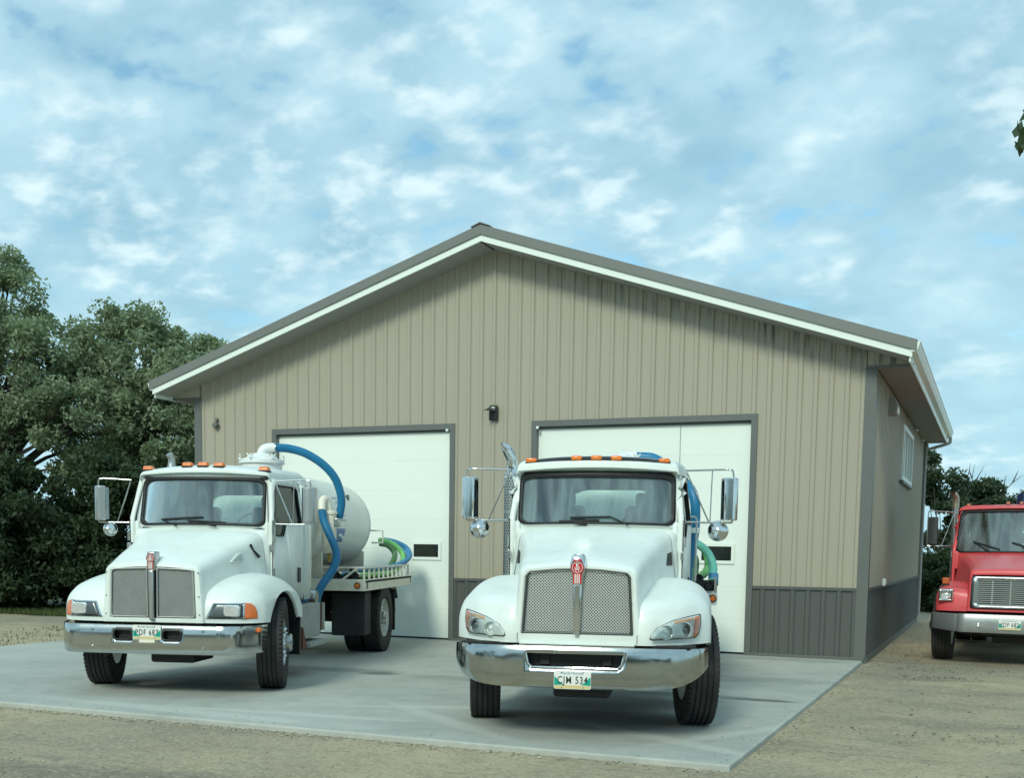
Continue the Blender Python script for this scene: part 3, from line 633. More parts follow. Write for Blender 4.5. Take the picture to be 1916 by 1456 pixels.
# ------------------------------------------------------------------ truck builders
def wheel(parent, c, Rr=.51, w=.28, out=1, steer=0.0, front=True, rimm=None, treadm=None):
    """hub at c, outer face towards out*x; wheel (rim) > tyre, hub, lug_nut"""
    h = w/2; rm = rimm or ALU
    rim = MB(); rr = Rr*.56
    if front: prof = [(rr, -h*.9), (rr*1.02, h*.80), (rr*.97, h*.86), (rr*.93, h*.62), (rr*.80, h*.48), (rr*.58, h*.62), (rr*.42, h*.70), (rr*.40, h*1.0), (rr*.30, h*1.08), (0, h*1.10)]
    else: prof = [(rr, -h*.9), (rr*1.02, h*.80), (rr*.98, h*.88), (rr*.94, h*.60), (rr*.90, h*.30), (rr*.74, h*.06), (rr*.46, h*.06), (rr*.42, h*.45), (rr*.34, h*.52), (0, h*.54)]
    rim.lathe([(r, q*out) for r, q in prof], (0,0,0), 'x', 36)
    o = rim.build('wheel', rm, parent, smooth=40); o.location = c; o.rotation_euler = (0, 0, steer)
    ty = MB(); pf = [(rr*1.0, -h*.78), (rr*1.12, -h*.92), (Rr*.76, -h*1.02), (Rr*.90, -h*1.0), (Rr*.965, -h*.90), (Rr, -h*.80)]
    g = []
    for q in (-.52, -.18, .18, .52): g += [(Rr, h*(q-.05)), (Rr-.014, h*(q-.035)), (Rr-.014, h*(q+.035)), (Rr, h*(q+.05))]
    pf += g + [(Rr, h*.80), (Rr*.965, h*.90), (Rr*.90, h*1.0), (Rr*.76, h*1.02), (rr*1.12, h*.92), (rr*1.0, h*.78)]
    ty.lathe(pf, (0,0,0), 'x', 56, True)
    nl = 64                                             # shoulder lugs
    for k in range(nl):
        a = 2*math.pi*k/nl
        for s in (-1, 1):
            m = Matrix.Rotation(a, 3, 'X'); ty.box(m @ Vector((s*h*.84, 0, Rr-.012)), (.03, Rr*2*math.pi/nl*.55, .026), m)
    ty.build('tyre', treadm or RUBBER, o, smooth=40)
    hb = MB(); hx = out*h*(1.02 if front else .5)
    hb.lathe([(rr*.36, hx-out*.02), (rr*.36, hx+out*.05), (rr*.30, hx+out*.07), (0, hx+out*.075)], (0,0,0), 'x', 20); hb.build('hub', DULLCHROME, o)
    for k in range(10):
        a = 2*math.pi*k/10; y, z = math.cos(a)*rr*.55, math.sin(a)*rr*.55; x0 = out*h*(.60 if front else .04)
        MB().lathe([(.020, x0), (.020, x0+out*.045), (.012, x0+out*.065), (0, x0+out*.066)], (0, y, z), 'x', 6).build('lug_nut', CHROME, o, smooth=0)
    return o
def plate(parent, chars, c, tilt=0.0, blur=False):
    """licence plate 305 x 152 mm, centre c, facing -y"""
    x, y, z = c; p = MB(); ol = rrect(.1525, .076, .014); p.prism([(a+x, b+z) for a, b in ol], 'y', y-.002, y+.002)
    pl = p.build('licence_plate', PLATEW, parent, smooth=0)
    g = MB()
    for s in (-1, 1):
        poly = [(s*.149, .028), (s*.149, -.046), (s*.070, -.040), (s*.085, -.030), (s*.112, -.012), (s*.130, .012)]
        if s < 0: poly = poly[::-1]
        MB().prism([(a+x, b+z) for a, b in poly], 'y', y-.0035, y-.0022).build('green_field', PLATEG, pl, smooth=0)
    MB().prism([(a+x, b+z) for a, b in ((-.146,-.072),(.146,-.072),(.149,-.050),(.07,-.042),(-.07,-.042),(-.149,-.050))], 'y', y-.0034, y-.0022).build('sand_band', PLATEY, pl, smooth=0)
    text('plate_characters', chars, .085, PLATEK, pl, (x, y-.0045, z-.004), (R(90),0,0), .0006, .74, bold=.0004, spacing=1.16)
    text('plate_script', 'Friendly Manitoba', .026, PLATEB, pl, (x-.005, y-.0032, z+.055), (R(90),0,0), .0006)
    for sx in (-.088, .088):
        for zz in (.062, -.062): MB().lathe([(0,0),(.006,0),(.006,-.003),(0,-.004)], (x+sx, y-.002, z+zz), 'y', 6).build('bolt', DULLCHROME, pl)
    return pl
def fender(parent, s, P, m):
    """front fender over the wheel; s = side; returns BVH of the surface in truck space"""
    yc, rows = P['yc'], []
    zb = P.get('zb', .82)
    for x, f, zt in P['prof']:
        zs = min(P['zsh'], zt-.16)
        rows.append([(s*x, f, zb), (s*x, f+.002, zb+.10), (s*x, f+.03, zs), (s*x, f+P.get('rake',.13), zs+.42*(zt-zs)), (s*x, max(yc-.52, f+.26), zt-.065), (s*x, yc-.05, zt), (s*x, yc+.40, zt-.04), (s*x, yc+.62, zt-.19), (s*x, yc+.66, .76)])
    for x, rad in ((P['xo'], P['ra']), (P['xo']-.035, P['ra']-.012)):
        rows.append([(s*x, yc-rad*math.cos(R(a)), .52+rad*math.sin(R(a))) for a in (26, 36, 47, 60, 75, 92, 112, 134, 154)])
    g = smoothgrid(rows, 40, 34)
    mb = MB().grid(g); bvh = BVHTree.FromPolygons([Vector(v) for v in mb.v], mb.f)
    o = mb.build('fender', m, parent, smooth=60)
    il = MB(); rows = []                                 # inner wheel well
    for x in (P['xo']-.04, .52):
        rows.append([(s*x, yc-(P['ra']-.014)*math.cos(R(a)), .52+(P['ra']-.014)*math.sin(R(a))) for a in range(20, 161, 10)])
    il.grid(rows).build('wheel_well', BLACK, parent)
    return bvh
def tube_part(name, pts, r, m, parent, n=10, smooth=0):
    return MB().tube(cr(pts, smooth) if smooth else pts, r, n).build(name, m, parent)
def badge(parent, c, sc, enamel, K=True):
    """round shield badge with two letters and a ribbed tail, centre c, facing -y"""
    x, y, z = c
    b = MB().lathe([(0,-.014),(.046*sc,-.012),(.050*sc,.004)], (x,y,z), 'y', 28).build('badge', enamel, parent)
    rg = MB().lathe([(.050*sc,.0),(.055*sc,-.004),(.057*sc,-.012),(.053*sc,-.014)], (x,y,z), 'y', 28, True).build('badge_rim', enamel, b)
    r2 = MB().lathe([(.040*sc,-.013),(.043*sc,-.0165),(.046*sc,-.013)], (x,y,z), 'y', 28, True).build('badge_ring', PLATEW, b)
    text('badge_letter', 'K', .048*sc, PLATEW, b, (x+.002*sc, y-.0165, z+.015*sc), depth=.001, bold=.001)
    text('badge_letter', 'W', .042*sc, PLATEW, b, (x-.001*sc, y-.0165, z-.016*sc), depth=.001, bold=.001)
    MB().bb(x-.034*sc, x+.034*sc, y-.012, y+.01, z+.052*sc, z+.068*sc).build('badge_crest', enamel, b, bevel=.004)
    text('badge_letter', 'KEN', .014*sc, PLATEW, b, (x, y-.013, z+.060*sc), depth=.0008)
    MB().prism([(x-.036*sc, z-.045*sc),(x+.036*sc, z-.045*sc),(x+.034*sc, z-.135*sc),(x-.034*sc, z-.135*sc)], 'y', y-.012, y+.01).build('badge_tail', enamel, b)
    for q in (-.017, 0, .017): MB().bb(x+(q-.0045)*sc, x+(q+.0045)*sc, y-.0155, y-.0125, z-.132*sc, z-.055*sc).build('badge_rib', PLATEW, b)
def wire_grille(parent, poly, y, m, pitch, r, flip):
    """diagonal woven wire clipped to a convex counter-clockwise outline in (x,z)"""
    mb = MB(); xs = [p[0] for p in poly]; zs = [p[1] for p in poly]; x0, x1, z0, z1 = min(xs), max(xs), min(zs), max(zs); L = (x1-x0)+(z1-z0)
    k = -L
    while k < L:
        for d in (1, -1):
            a = (x0+k, z0) if d > 0 else (x0+k, z1); b = (a[0]+L, a[1]+d*L*flip[0]) if d > 0 else (a[0]+L, a[1]-L*flip[1])
            q = clip_convex(a, b, poly)
            if q: 
                yy = y+(r*.9 if d > 0 else -r*.9)
                mb.bar((q[0][0], yy, q[0][1]), (q[1][0], yy, q[1][1]), r*2.2, r*1.2)
        k += pitch
    return mb.build('grille_mesh', m, parent, smooth=0)
def wsurf(P):
    """windshield surface: u -1..1 across, v 0..1 up"""
    (xb, yb, zb), (xt, yt, zt) = P['wsb'], P['wst']
    def f(u, v, off=0.0):
        hw = xb+(xt-xb)*v; ye = yb+(yt-yb)*v
        return (u*hw, ye-P['bulge']*(1-u*u)-off, zb+(zt-zb)*v - (0.012*(u*u) if v < .5 else .012*u*u))
    return f
def panel_ring(mb, outer, inner, xf, s):
    mb.ring([(s*xf(y,z), y, z) for y, z in outer], [(s*xf(y,z), y, z) for y, z in inner])
def resample(poly, n):
    P = [Vector(p) for p in poly]; L = [(P[(i+1)%len(P)]-P[i]).length for i in range(len(P))]; T = sum(L); out = []
    for k in range(n):
        d = T*k/n; i = 0
        while d > L[i]: d -= L[i]; i += 1
        q = P[i].lerp(P[(i+1)%len(P)], d/L[i]); out.append((q.x, q.y))
    return out

def conventional(root, P):
    """hood, fenders, cab, glass, mirrors, chassis of a conventional truck; front at y=0 facing -y"""
    m = P['paint']; out = {}
    # ---- hood
    hs = P['hood']; rows = []
    for i, q in enumerate(hs): rows.append(usec(*q))
    n = len(rows[0]); g = [cr([r[j] for r in rows], 30) for j in range(n)]; g = [[g[j][i] for j in range(n)] for i in range(30)]
    f0 = hs[0]
    lip = [usec(f0[0]-.022, f0[1]-.016, f0[2]-.016, f0[3]-.018, f0[4], f0[5]*.9, f0[6], *f0[7:]), usec(f0[0]-.030, f0[1]-.04, f0[2]-.04, f0[3]-.045, f0[4], f0[5]*.8, f0[6])]
    gr = P['gopen']
    lip += [usec(f0[0]-.030, gr[0]+.012, gr[1]+.012, gr[2]+.012, f0[4], .035, gr[3]), usec(f0[0]-.022, gr[0], gr[1], gr[2], f0[4], .03, gr[3]), usec(f0[0]+.05, gr[0]-.004, gr[1]-.004, gr[2]-.004, f0[4], .03, gr[3])]
    mb = MB().grid(lip[::-1]+g); hood = mb.build('hood', m, root, smooth=32)
    hb = BVHTree.FromPolygons([Vector(v) for v in mb.v], mb.f); out['hood_bvh'] = hb; out['hood'] = hood
    MB().grid([usec(*q) for q in P['cowlrows']]).build('cowl', m, root, smooth=40)
    MB().bb(-gr[1]-.02, gr[1]+.02, f0[0]-.029, f0[0]+.04, f0[4]-.004, P['gz0']).build('grille_sill', m, hood, bevel=.008)
    MB().bb(-gr[1]+.01, gr[1]-.01, f0[0]+.06, f0[0]+.09, f0[4], gr[2]-.02).build('radiator', RADI, root)
    # ---- fenders
    for s in (-1, 1): out['fender', s] = fender(root, s, P['fender'], m)
    y0, y1, yR = P['door'][0], P['door'][1], P['cabrear']; zf, zbelt, ztop = P['zfloor'], P['zbelt'], P['ztop']
    xA, xB = P['xcab']
    def xf(y, z):
        b = xA+(xB-xA)*min(1, max(0, (y-y0)/(y1-y0))); 
        if z > zbelt: b -= P['tumble']*(z-zbelt)/(ztop-zbelt)
        if z < zbelt-.5: b -= .02*((zbelt-.5-z)/.5)
        return b
    def pil(x, y, z):
        lim = P['wsb'][0]+(P['wst'][0]-P['wsb'][0])*(z-P['wsb'][2])/(P['wst'][2]-P['wsb'][2])
        if abs(x) <= lim*1.001: return (x, y, z)
        k = min(1, (abs(x)-lim)/(lim*P['apw']*.9)); z_ = min(z, ztop); yd = y0+P['slant']*max(0, z_-zbelt-.02)/(ztop-zbelt-.02)+.012; z = z_ if z > ztop else z
        xd = xf(yd, z)-.004
        return (math.copysign(abs(x)*(1-k)+xd*k, x), y*(1-k)+yd*k, min(max(z, zbelt-.10), ztop+.015))
    # ---- windshield
    ws = wsurf(P); full = [[ws(-1+2*i/20, j/10) for i in range(21)] for j in range(11)]
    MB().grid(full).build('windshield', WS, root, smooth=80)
    o_ = rrect(1.0, .5, .12, 9, 0, .5); i_ = rrect(.955, .5-P.get('sealv',.045), .13, 9, 0, .5)
    def onsurf(poly, off): return [ws(u, v, off) for u, v in resample(poly, 120)]
    i_top = [(u, v - (P.get('sealtop', 0)*max(0, (v-.5)*2)**3)) for u, v in i_]
    sl_ = MB(); sl_.ring(onsurf(o_, .012), onsurf(i_top, .014)); sl_.build('windshield_seal', SEAL, root, solid=.012)
    big = rrect(1.0+P['apw'], .5+.10, .08, 9, 0, .52)
    fr = MB(); A, B = onsurf(big, -.03), onsurf(o_, .008); A = [pil(x, y, z) for x, y, z in A]
    fr.ring(A, B); fr.build('windshield_frame', m, root, smooth=60)
    # ---- roof
    rows = []
    for q in P['roof']:
        sec = usec(*q[:7]); fade = q[7]
        rows.append([(x, y+P['bulge']*fade*((x/q[1])**2), z-.02*fade*(x/q[1])**2) for x, y, z in sec])
    g = [cr([r[j] for r in rows], 24) for j in range(len(rows[0]))]; g = [[g[j][i] for j in range(len(g))] for i in range(24)]
    last = rows[-1]; zc = sum(p[2] for p in last)/len(last)
    rmb = MB().grid(g); rmb.add(last, [tuple(range(len(last)))]); front = rows[0]; rmb.grid([front, [(x*.96, y+.12, z-.012) for x, y, z in front]])
    roof = rmb.build('cab_roof', m, root, smooth=40); out['roof'] = roof
    out['roof_bvh'] = BVHTree.FromPolygons([Vector(v) for v in rmb.v], rmb.f)
    # ---- cab sides
    out['xf'] = xf
    for s in (-1, 1):
        do = [(y0, zf+.08), (y1, zf), (y1, ztop-.06), (y1-.06, ztop), (y0+P['slant'], ztop), (y0, zbelt+.02)]
        wi = P['win']
        d = MB(); panel_ring(d, resample(do, 72), [wi_ for wi_ in resample(wi, 72)], xf, s)
        dr = d.build('door', m, root, solid=.05, smooth=30)
        gl = MB(); cy = sum(p[0] for p in wi)/len(wi); gl.add([(s*(xf(y, z)-.02), y, z) for y, z in wi], [tuple(range(len(wi)))]); gl.build('window', SIDEG, dr, smooth=0)
        ws_ = MB(); wo = [(cy+(y-cy)*.955, z-.0+(.5*(zbelt+ztop)-z)*.05) for y, z in wi]; panel_ring(ws_, resample(wi, 72), resample(wo, 72), lambda y, z: xf(y, z)+.003, s); ws_.build('window_seal', SEAL, dr, solid=.02)
        li = MB(); panel_ring(li, resample([(y, z) for y, z in do], 72), resample(wi, 72), lambda y, z: xf(y, z)-.062, s); li.build('door_lining', INTER, dr)
        bp = MB(); bp.bb(s*(xA-.11), s*(xA-.006), y0+.005, y0+.09, zbelt-.30, zbelt+.005); bp.build('pillar_base', m, root, bevel=.03, bseg=3)
        # panel gap and handle
        gp = MB(); 
        for (a, b) in ((do[0], do[5]), (do[1], do[2]), (do[0], do[1])): gp.bar((s*(xf(*a)+.001), *a), (s*(xf(*b)+.001), *b), .010, .010)
        gp.build('door_gap', SEAL, dr, smooth=0)
        hy, hz = P['handle']; MB().bb(s*(xf(hy,hz)-.004), s*(xf(hy,hz)+.010), hy-.05, hy+.05, hz-.09, hz+.09).build('door_handle', BLACK, dr, bevel=.01)
        for zz in (zf+.35, zf+.75): MB().lathe([(0,-.05),(.014,-.05),(.014,.05),(0,.05)], (s*(xf(y0,zz)+.012), y0-.012, zz), 'z', 8).build('door_hinge', DULLCHROME, dr)
        # rear corner and cowl side
        c = MB(); ys = [y1+.012, yR-.09, yR-.03, yR]; rows = []
        for zz in (zf, zbelt-.5, zbelt, ztop+.02):
            rows.append([(s*xf(min(y, y1), zz)-(0, 0, .03, .09)[i]*s, y, zz) for i, y in enumerate(ys)])
        c.grid(rows).build('cab_corner', m, root, solid=.03, smooth=60)
    # back wall with rear window
    bw = MB(); rw = P['rwin']; xo = xB-.10
    outer = resample([(-xo, zf), (xo, zf), (xo-.06, ztop+.04), (-xo+.06, ztop+.04)], 80)
    inner = resample(rrect(rw[0], rw[1], .07, 5, 0, rw[2])[10:]+rrect(rw[0], rw[1], .07, 5, 0, rw[2])[:10], 80)
    bw.ring([(x, yR-.01, z) for x, z in outer], [(x, yR-.01, z) for x, z in inner]); bw.build('cab_back', m, root, solid=.02)
    MB().add([(x, yR-.02, z) for x, z in inner], [tuple(range(80))]).build('rear_window', glass('rear_glass', (.72,.86,.82), .6), root, smooth=0)
    ib = MB(); ib.ring([(x*.985, yR-.045, z) for x, z in outer], [(x*1.02, yR-.045, z) for x, z in inner]); ib.build('back_trim', INTER, root)
    # interior
    it = MB(); it.bb(-xB+.12, xB-.12, P['dash']-.10, yR-.06, zf-.02, zf+.03); it.build('cab_floor', INTER, root)
    MB().bb(-xA+.26, xA-.26, P['dash']-.12, P['dash']-.07, zf, zbelt-.22).build('firewall', INTER, root)
    yd = P['dash']; ds = MB(); ds.prism([(yd, zbelt-.45), (yd+.45, zbelt-.40), (yd+.46, zbelt-.14), (yd+.26, zbelt-.055), (yd, zbelt-.07)], 'x', -xA+.13, xA-.13); ds.build('dashboard', INTER, root, bevel=.02)
    hl = MB(); hl.bb(-xA+.12, xA-.12, P['wst'][1]-.02, yR-.08, ztop-.02, ztop+.01); hl.build('headliner', INTER, root)
    for sx in (-.45, .45):
        st = MB(); st.bb(sx-.25, sx+.25, yR-.75, yR-.22, zf+.30, zf+.44).build('seat', SEAT, root, bevel=.05, bseg=3)
        b2 = MB(); b2.box((sx, yR-.22, zf+.78), (.48, .14, .72), Matrix.Rotation(R(-10), 3, 'X')); b2.build('seat_back', SEAT, root, bevel=.05, bseg=3)
        MB().box((sx, yR-.17, zf+1.20), (.26, .10, .15)).build('headrest', SEAT, root, bevel=.04, bseg=3)
    sw = MB(); c0 = Vector((.42, P['dash']+.55, zbelt-.06)); pts = []
    for k in range(25):
        a = 2*math.pi*k/24; pts.append(c0+Vector((.22*math.cos(a), .22*math.sin(a)*.55, .22*math.sin(a)*.83)))
    sw.tube(pts, .014, 6); sw.bar(c0+Vector((-.2,0,0)), c0+Vector((.2,0,0)), .03, .02); sw.build('steering_wheel', BLACK, root)
    # ---- wipers
    for a, b, c_ in P['wipers']:
        w = MB(); p, q, r_ = [Vector(ws(u, v, .03)) for u, v in (a, b, c_)]; w.tube([p, q], .008, 6); w.build('wiper_arm', BLACK, root)
        w2 = MB(); pts = [Vector(ws(b[0]+(c_[0]-b[0])*t, b[1]+(c_[1]-b[1])*t, .022)) for t in np.linspace(-.0, 1, 8)]; w2.tube(pts, .011, 6); w2.build('wiper_blade', BLACK, root)
    # ---- chassis
    ch = MB()
    for s in (-1, 1): ch.bb(s*.40, s*.48, .30, P['len'], .62, .88)
    ch.build('frame_rail', DARK, root)
    MB().bb(-.40, .40, .35, 1.5, .42, 1.0).build('engine', DARK, root, bevel=.03); MB().bb(-.25, .25, .5, 1.1, .30, .43).build('oil_pan', DARK, root, bevel=.03)
    ax = MB(); yc = P['fender']['yc']; ax.tube([(-.95, yc, .51), (-.6, yc, .42), (.6, yc, .42), (.95, yc, .51)], .055, 8); ax.build('front_axle', DARK, root)
    for s in (-1, 1):
        lf = MB()
        for k in range(4): lf.bb(s*.42, s*.50, yc-.7+k*.12, yc+.7-k*.12, .50-k*.022, .518-k*.022)
        lf.build('leaf_spring', DARK, root)
    ra = MB(); ra.tube([(-1.0, P['rax'], .51), (1.0, P['rax'], .51)], .075, 8); ra.lathe([(0,-.2),(.14,-.17),(.20,0),(.14,.17),(0,.2)], (0, P['rax'], .51), 'x', 14); ra.build('rear_axle', DARK, root)
    MB().tube([(0, 1.6, .6), (0, P['rax']-.1, .52)], .05, 8).build('drive_shaft', DARK, root)
    # ---- wheels
    for s in (-1, 1):
        wheel(root, (s*.985, yc, .51), .51, .28, s, P['steer'], True, P.get('rimf'))
        wheel(root, (s*1.055, P['rax'], .51), .51, .26, s, 0, False, P.get('rimr')); wheel(root, (s*.765, P['rax'], .51), .51, .26, s, 0, False, P.get('rimr'))
    return out
def mirror(root, s, P, spot=True):
    """west-coast mirror on a tube frame; base points on the door"""
    xo, yo, z0, z1, xa = P['x'], P['y'], P['z0'], P['z1'], P['xa']
    m = empty('mirror', parent=root)
    top = [(s*xa, P['ya'], P['zt']), (s*(xo-.10), yo+.01, P['zt']+.015), (s*(xo-.04), yo, P['zt']+.01), (s*xo, yo, P['zt']-.04), (s*xo, yo, z0-.02)]
    MB().tube(cr(top, 18), .0095, 8).build('mirror_bracket', STEEL, m)
    MB().tube([(s*xo, yo, z0-.02), (s*(xo-.22), yo+.01, z0-.022), (s*(xa+.02), P['ya']-.02, z0-.02), (s*xa, P['ya'], z0-.035)], .0095, 8).build('mirror_bracket', STEEL, m)
    MB().tube([(s*(xa+.01), P['ya'], P['zt']-.02), (s*(xo-.22), yo+.01, z0-.02)], .008, 8).build('mirror_brace', STEEL, m)
    if P.get('post', True): MB().tube([(s*(xo-.20), yo+.012, P['zt']+.012), (s*(xo-.21), yo+.012, z0-.02)], .006, 8).build('mirror_brace', STEEL, m)
    w, d = P['w'], P['d']; hs = MB(); pl = []
    cx = s*(xo-P['in']); 
    for q in (0, 1):
        zz = z1 if q else z0; pl.append([(cx+a, yo+b, zz) for a, b in [(-w/2, d*.5), (-w/2, 0), (-w*.36, -d*.38), (-w*.15, -d*.5), (w*.15, -d*.5), (w*.36, -d*.38), (w/2, 0), (w/2, d*.5)]])
    hs.add(pl[0]+pl[1], [tuple(range(7,-1,-1)), tuple(range(8,16))]+[(i, (i+1)%8, 8+(i+1)%8, 8+i) for i in range(8)])
    ho = hs.build('mirror_housing', P.get('mat', CHROME), m, smooth=25, bevel=.012)
    ho.matrix_local = Matrix.Translation((cx, yo, 0)) @ Matrix.Rotation(s*P.get('toe', 0), 4, 'Z') @ Matrix.Translation((-cx, -yo, 0))
    MB().bb(cx-w*.46, cx+w*.46, yo+d*.5+.001, yo+d*.5+.006, z0+.015, z1-.015).build('mirror_glass', mat('mirror_glass', (.7,.75,.75), .03, 1.0), m)
    if spot:
        sc = (s*(xo-P.get('sx', .12)), yo+.02, z0-.10); r = P.get('sr', .095)
        MB().lathe([(0, -.075), (r*.45, -.065), (r*.8, -.035), (r*.97, .0), (r, .02), (r*.96, .03), (0, .032)], sc, 'y', 28).build('spot_mirror', CHROME, m, smooth=50)
        MB().tube([(sc[0], sc[1]+.0, sc[2]+r*.8), (sc[0], sc[1], z0-.015)], .008, 6).build('spot_mirror_stem', STEEL, m)
    return m
def marker(root, roofbvh, xs, m, size=(.055, .05, .034), ysn=None, yoff=.0):
    for x in xs:
        h = roofbvh.ray_cast(Vector((x, ysn(x), 5)), Vector((0, 0, -1)))[0]
        y, z = ysn(x), (h.z if h else 2.5)
        b = MB(); a, d, q = size; pr = [(-d, 0), (-d*.85, q*.8), (-d*.3, q), (d*.8, q*.75), (d, 0)]
        b.prism([(y+u, z+v-.004) for u, v in pr], 'x', x-a, x+a); l = b.build('marker_light', m, root, bevel=.010, bseg=3)
        MB().bb(x-a*1.12, x+a*1.12, y-d*1.15, y+d*1.15, z-.012, z+.003).build('lamp_base', SEAL, l, bevel=.004)
def bumper(root, Yf, zt, zb, xs, fr, holes, m, slant=None, name='bumper'):
    """front bumper sheet over columns xs and height fractions fr, with cells left open"""
    mb = MB(); n, k = len(xs), len(fr); V = []
    for j, t in enumerate(fr):
        for i, x in enumerate(xs):
            xx = x if slant is None else slant(x, t); z = zb(x)+(zt(x)-zb(x))*t
            c = 1 - (abs(2*t-1))**4
            V.append((xx, Yf(xx) - .022*c, z))
    F = [(j*n+i, j*n+i+1, (j+1)*n+i+1, (j+1)*n+i) for j in range(k-1) for i in range(n-1) if not holes(xs[i], xs[i+1], fr[j], fr[j+1])]
    mb.add(V, F)
    top = [(x, Yf(x), zt(x)) for x in xs]; bot = [(x, Yf(x), zb(x)) for x in xs]
    mb.grid([top, [(x*.985, y+.06, z+.004) for x, y, z in top]]); mb.grid([bot, [(x*.985, y+.05, z-.004) for x, y, z in bot]])
    return mb.build(name, m, root, smooth=50, solid=.008, merge=True)
def tank(root, y0, y1, zc, r, m):
    pf = []
    for k in range(9):
        a = R(90*k/8); pf.append((r*math.sin(a), y0+.26*(1-math.cos(a))))
    pf += [(r, y) for y in np.linspace(y0+.5, y1-.5, 5)]
    for k in range(9):
        a = R(90-90*k/8); pf.append((r*math.sin(a), y1-.26*(1-math.cos(a))))
    t = MB().lathe(pf, (0, 0, zc), 'y', 64).build('tank', m, root, smooth=40)
    for y in (y0+.27, y1-.27): MB().lathe([(r+.001, y-.02), (r+.007, y-.014), (r+.007, y+.014), (r+.001, y+.02)], (0, 0, zc), 'y', 64, True).build('tank_band', m, t)
    return t
def hatch(root, c, m, elbow_dir, eh=1.0, er=1.0):
    x, y, z = c; h = MB().lathe([(0,-.08),(.27,-.08),(.27,.03),(.30,.03),(.30,.065),(.0,.065)], c, 'z', 32).build('hatch', m, root, smooth=30)
    MB().lathe([(.275,.066),(.275,.085),(.22,.10),(.15,.15),(.10,.17),(0,.175)], c, 'z', 28).build('hatch_lid', m, h, smooth=40)
    for k in range(6):
        a = 2*math.pi*k/6+.3; px, py = x+.285*math.cos(a), y+.285*math.sin(a); w = MB(); w.tube([(px, py, z+.03), (px, py, z+.15)], .010, 6)
        d = Vector((-math.sin(a), math.cos(a), 0))*.055; b = Vector((px, py, z+.10)); w.tube([b, b+d+Vector((0,0,.05))], .009, 6); w.tube([b, b-d+Vector((0,0,.05))], .009, 6)
        w.lathe([(0,.085),(.022,.085),(.022,.105),(0,.11)], (px, py, z), 'z', 8); w.build('wing_nut', m, h)
    e = Vector(elbow_dir).normalized(); p = Vector((x, y, z+.13))
    V_ = lambda z_, r_: p+Vector((0,0,z_*eh))+e*(r_*er)
    pts = [p, V_(.08,0), V_(.17,.04), V_(.21,.12), V_(.215,.20), V_(.215,.24)]
    MB().tube(cr(pts, 14), .062, 14).build('elbow_pipe', m, h, smooth=60)
    return V_(.215,.24), e
def ribhose(path, r, m, root, name, n=150, ribs=True, nn=12):
    pts = cr(path, n); rs = [r*(1+(.035 if (i % 2) else -.02)) for i in range(n)] if ribs else r
    return MB().tube(pts, rs, nn).build(name, m, root, smooth=80 if not ribs else 60)

# ------------------------------------------------------------------ vacuum tank bodies
def deck(root, y0, y1, hw, m, light_x=1.09, slats=True):
    d = MB().bb(-hw, hw, y0+.03, y1-.03, 1.085, 1.115).build('deck', DARK, root)
    MB().bb(-hw, hw, y0, y0+.03, .967, 1.132).build('deck_front_skirt', m, d, bevel=.006)
    for s in (-1, 1): MB().bb(s*(hw-.03), s*hw, y0+.031, y1, .967, 1.132).build('deck_side_skirt', m, d, bevel=.006)
    for s in (-1, 1):
        MB().bb(s*.40, s*.48, y0+.1, y1, .88, 1.085).build('sub_frame', DARK, d)
        l = MB().lathe([(0,-.03),(.030,-.028),(.036,-.01),(.036,.0)], (s*light_x, y0-.006, 1.045), 'y', 20).build('marker_light', AMBER, d)
        MB().lathe([(.036,-.012),(.046,-.012),(.046,.0)], (s*light_x, y0-.002, 1.045), 'y', 20, True).build('grommet', SEAL, l)
        MB().bb(s*(hw-.002), s*(hw+.006), y0+.10, y0+.16, 1.0, 1.09).build('reflector', mat('dark_reflector', (.06,.05,.02), .3), d)
        MB().bb(s*(hw-.002), s*(hw+.006), y1-.14, y1-.08, 1.0, 1.09).build('reflector', mat('dark_reflector', (.06,.05,.02), .3), d)
    return d
def rear_gear(root, rax, hw, m):
    for s in (-1, 1):
        MB().bb(s*.62, s*1.19, rax+.62, rax+.64, .28, .93).build('mud_flap', BLACK, root, bevel=.01)
        f = MB(); pr = [(rax+.30, .962), (rax+.66, .962), (rax+.80, .80), (rax+.76, .78), (rax+.62, .93), (rax+.30, .94)]
        f.prism(pr, 'x', s*.62, s*1.20); f.build('rear_fender', BLACK, root)
        MB().bb(s*.60, s*1.10, rax-.98, rax-.60, .30, .94).build('tool_box', DARK, root, bevel=.02)
        MB().tube([(s*1.14, rax+.80, .80), (s*1.14, rax+.86, .70), (s*1.14, rax+.86, .55)], .008, 6).build('flap_hanger', STEEL, root)

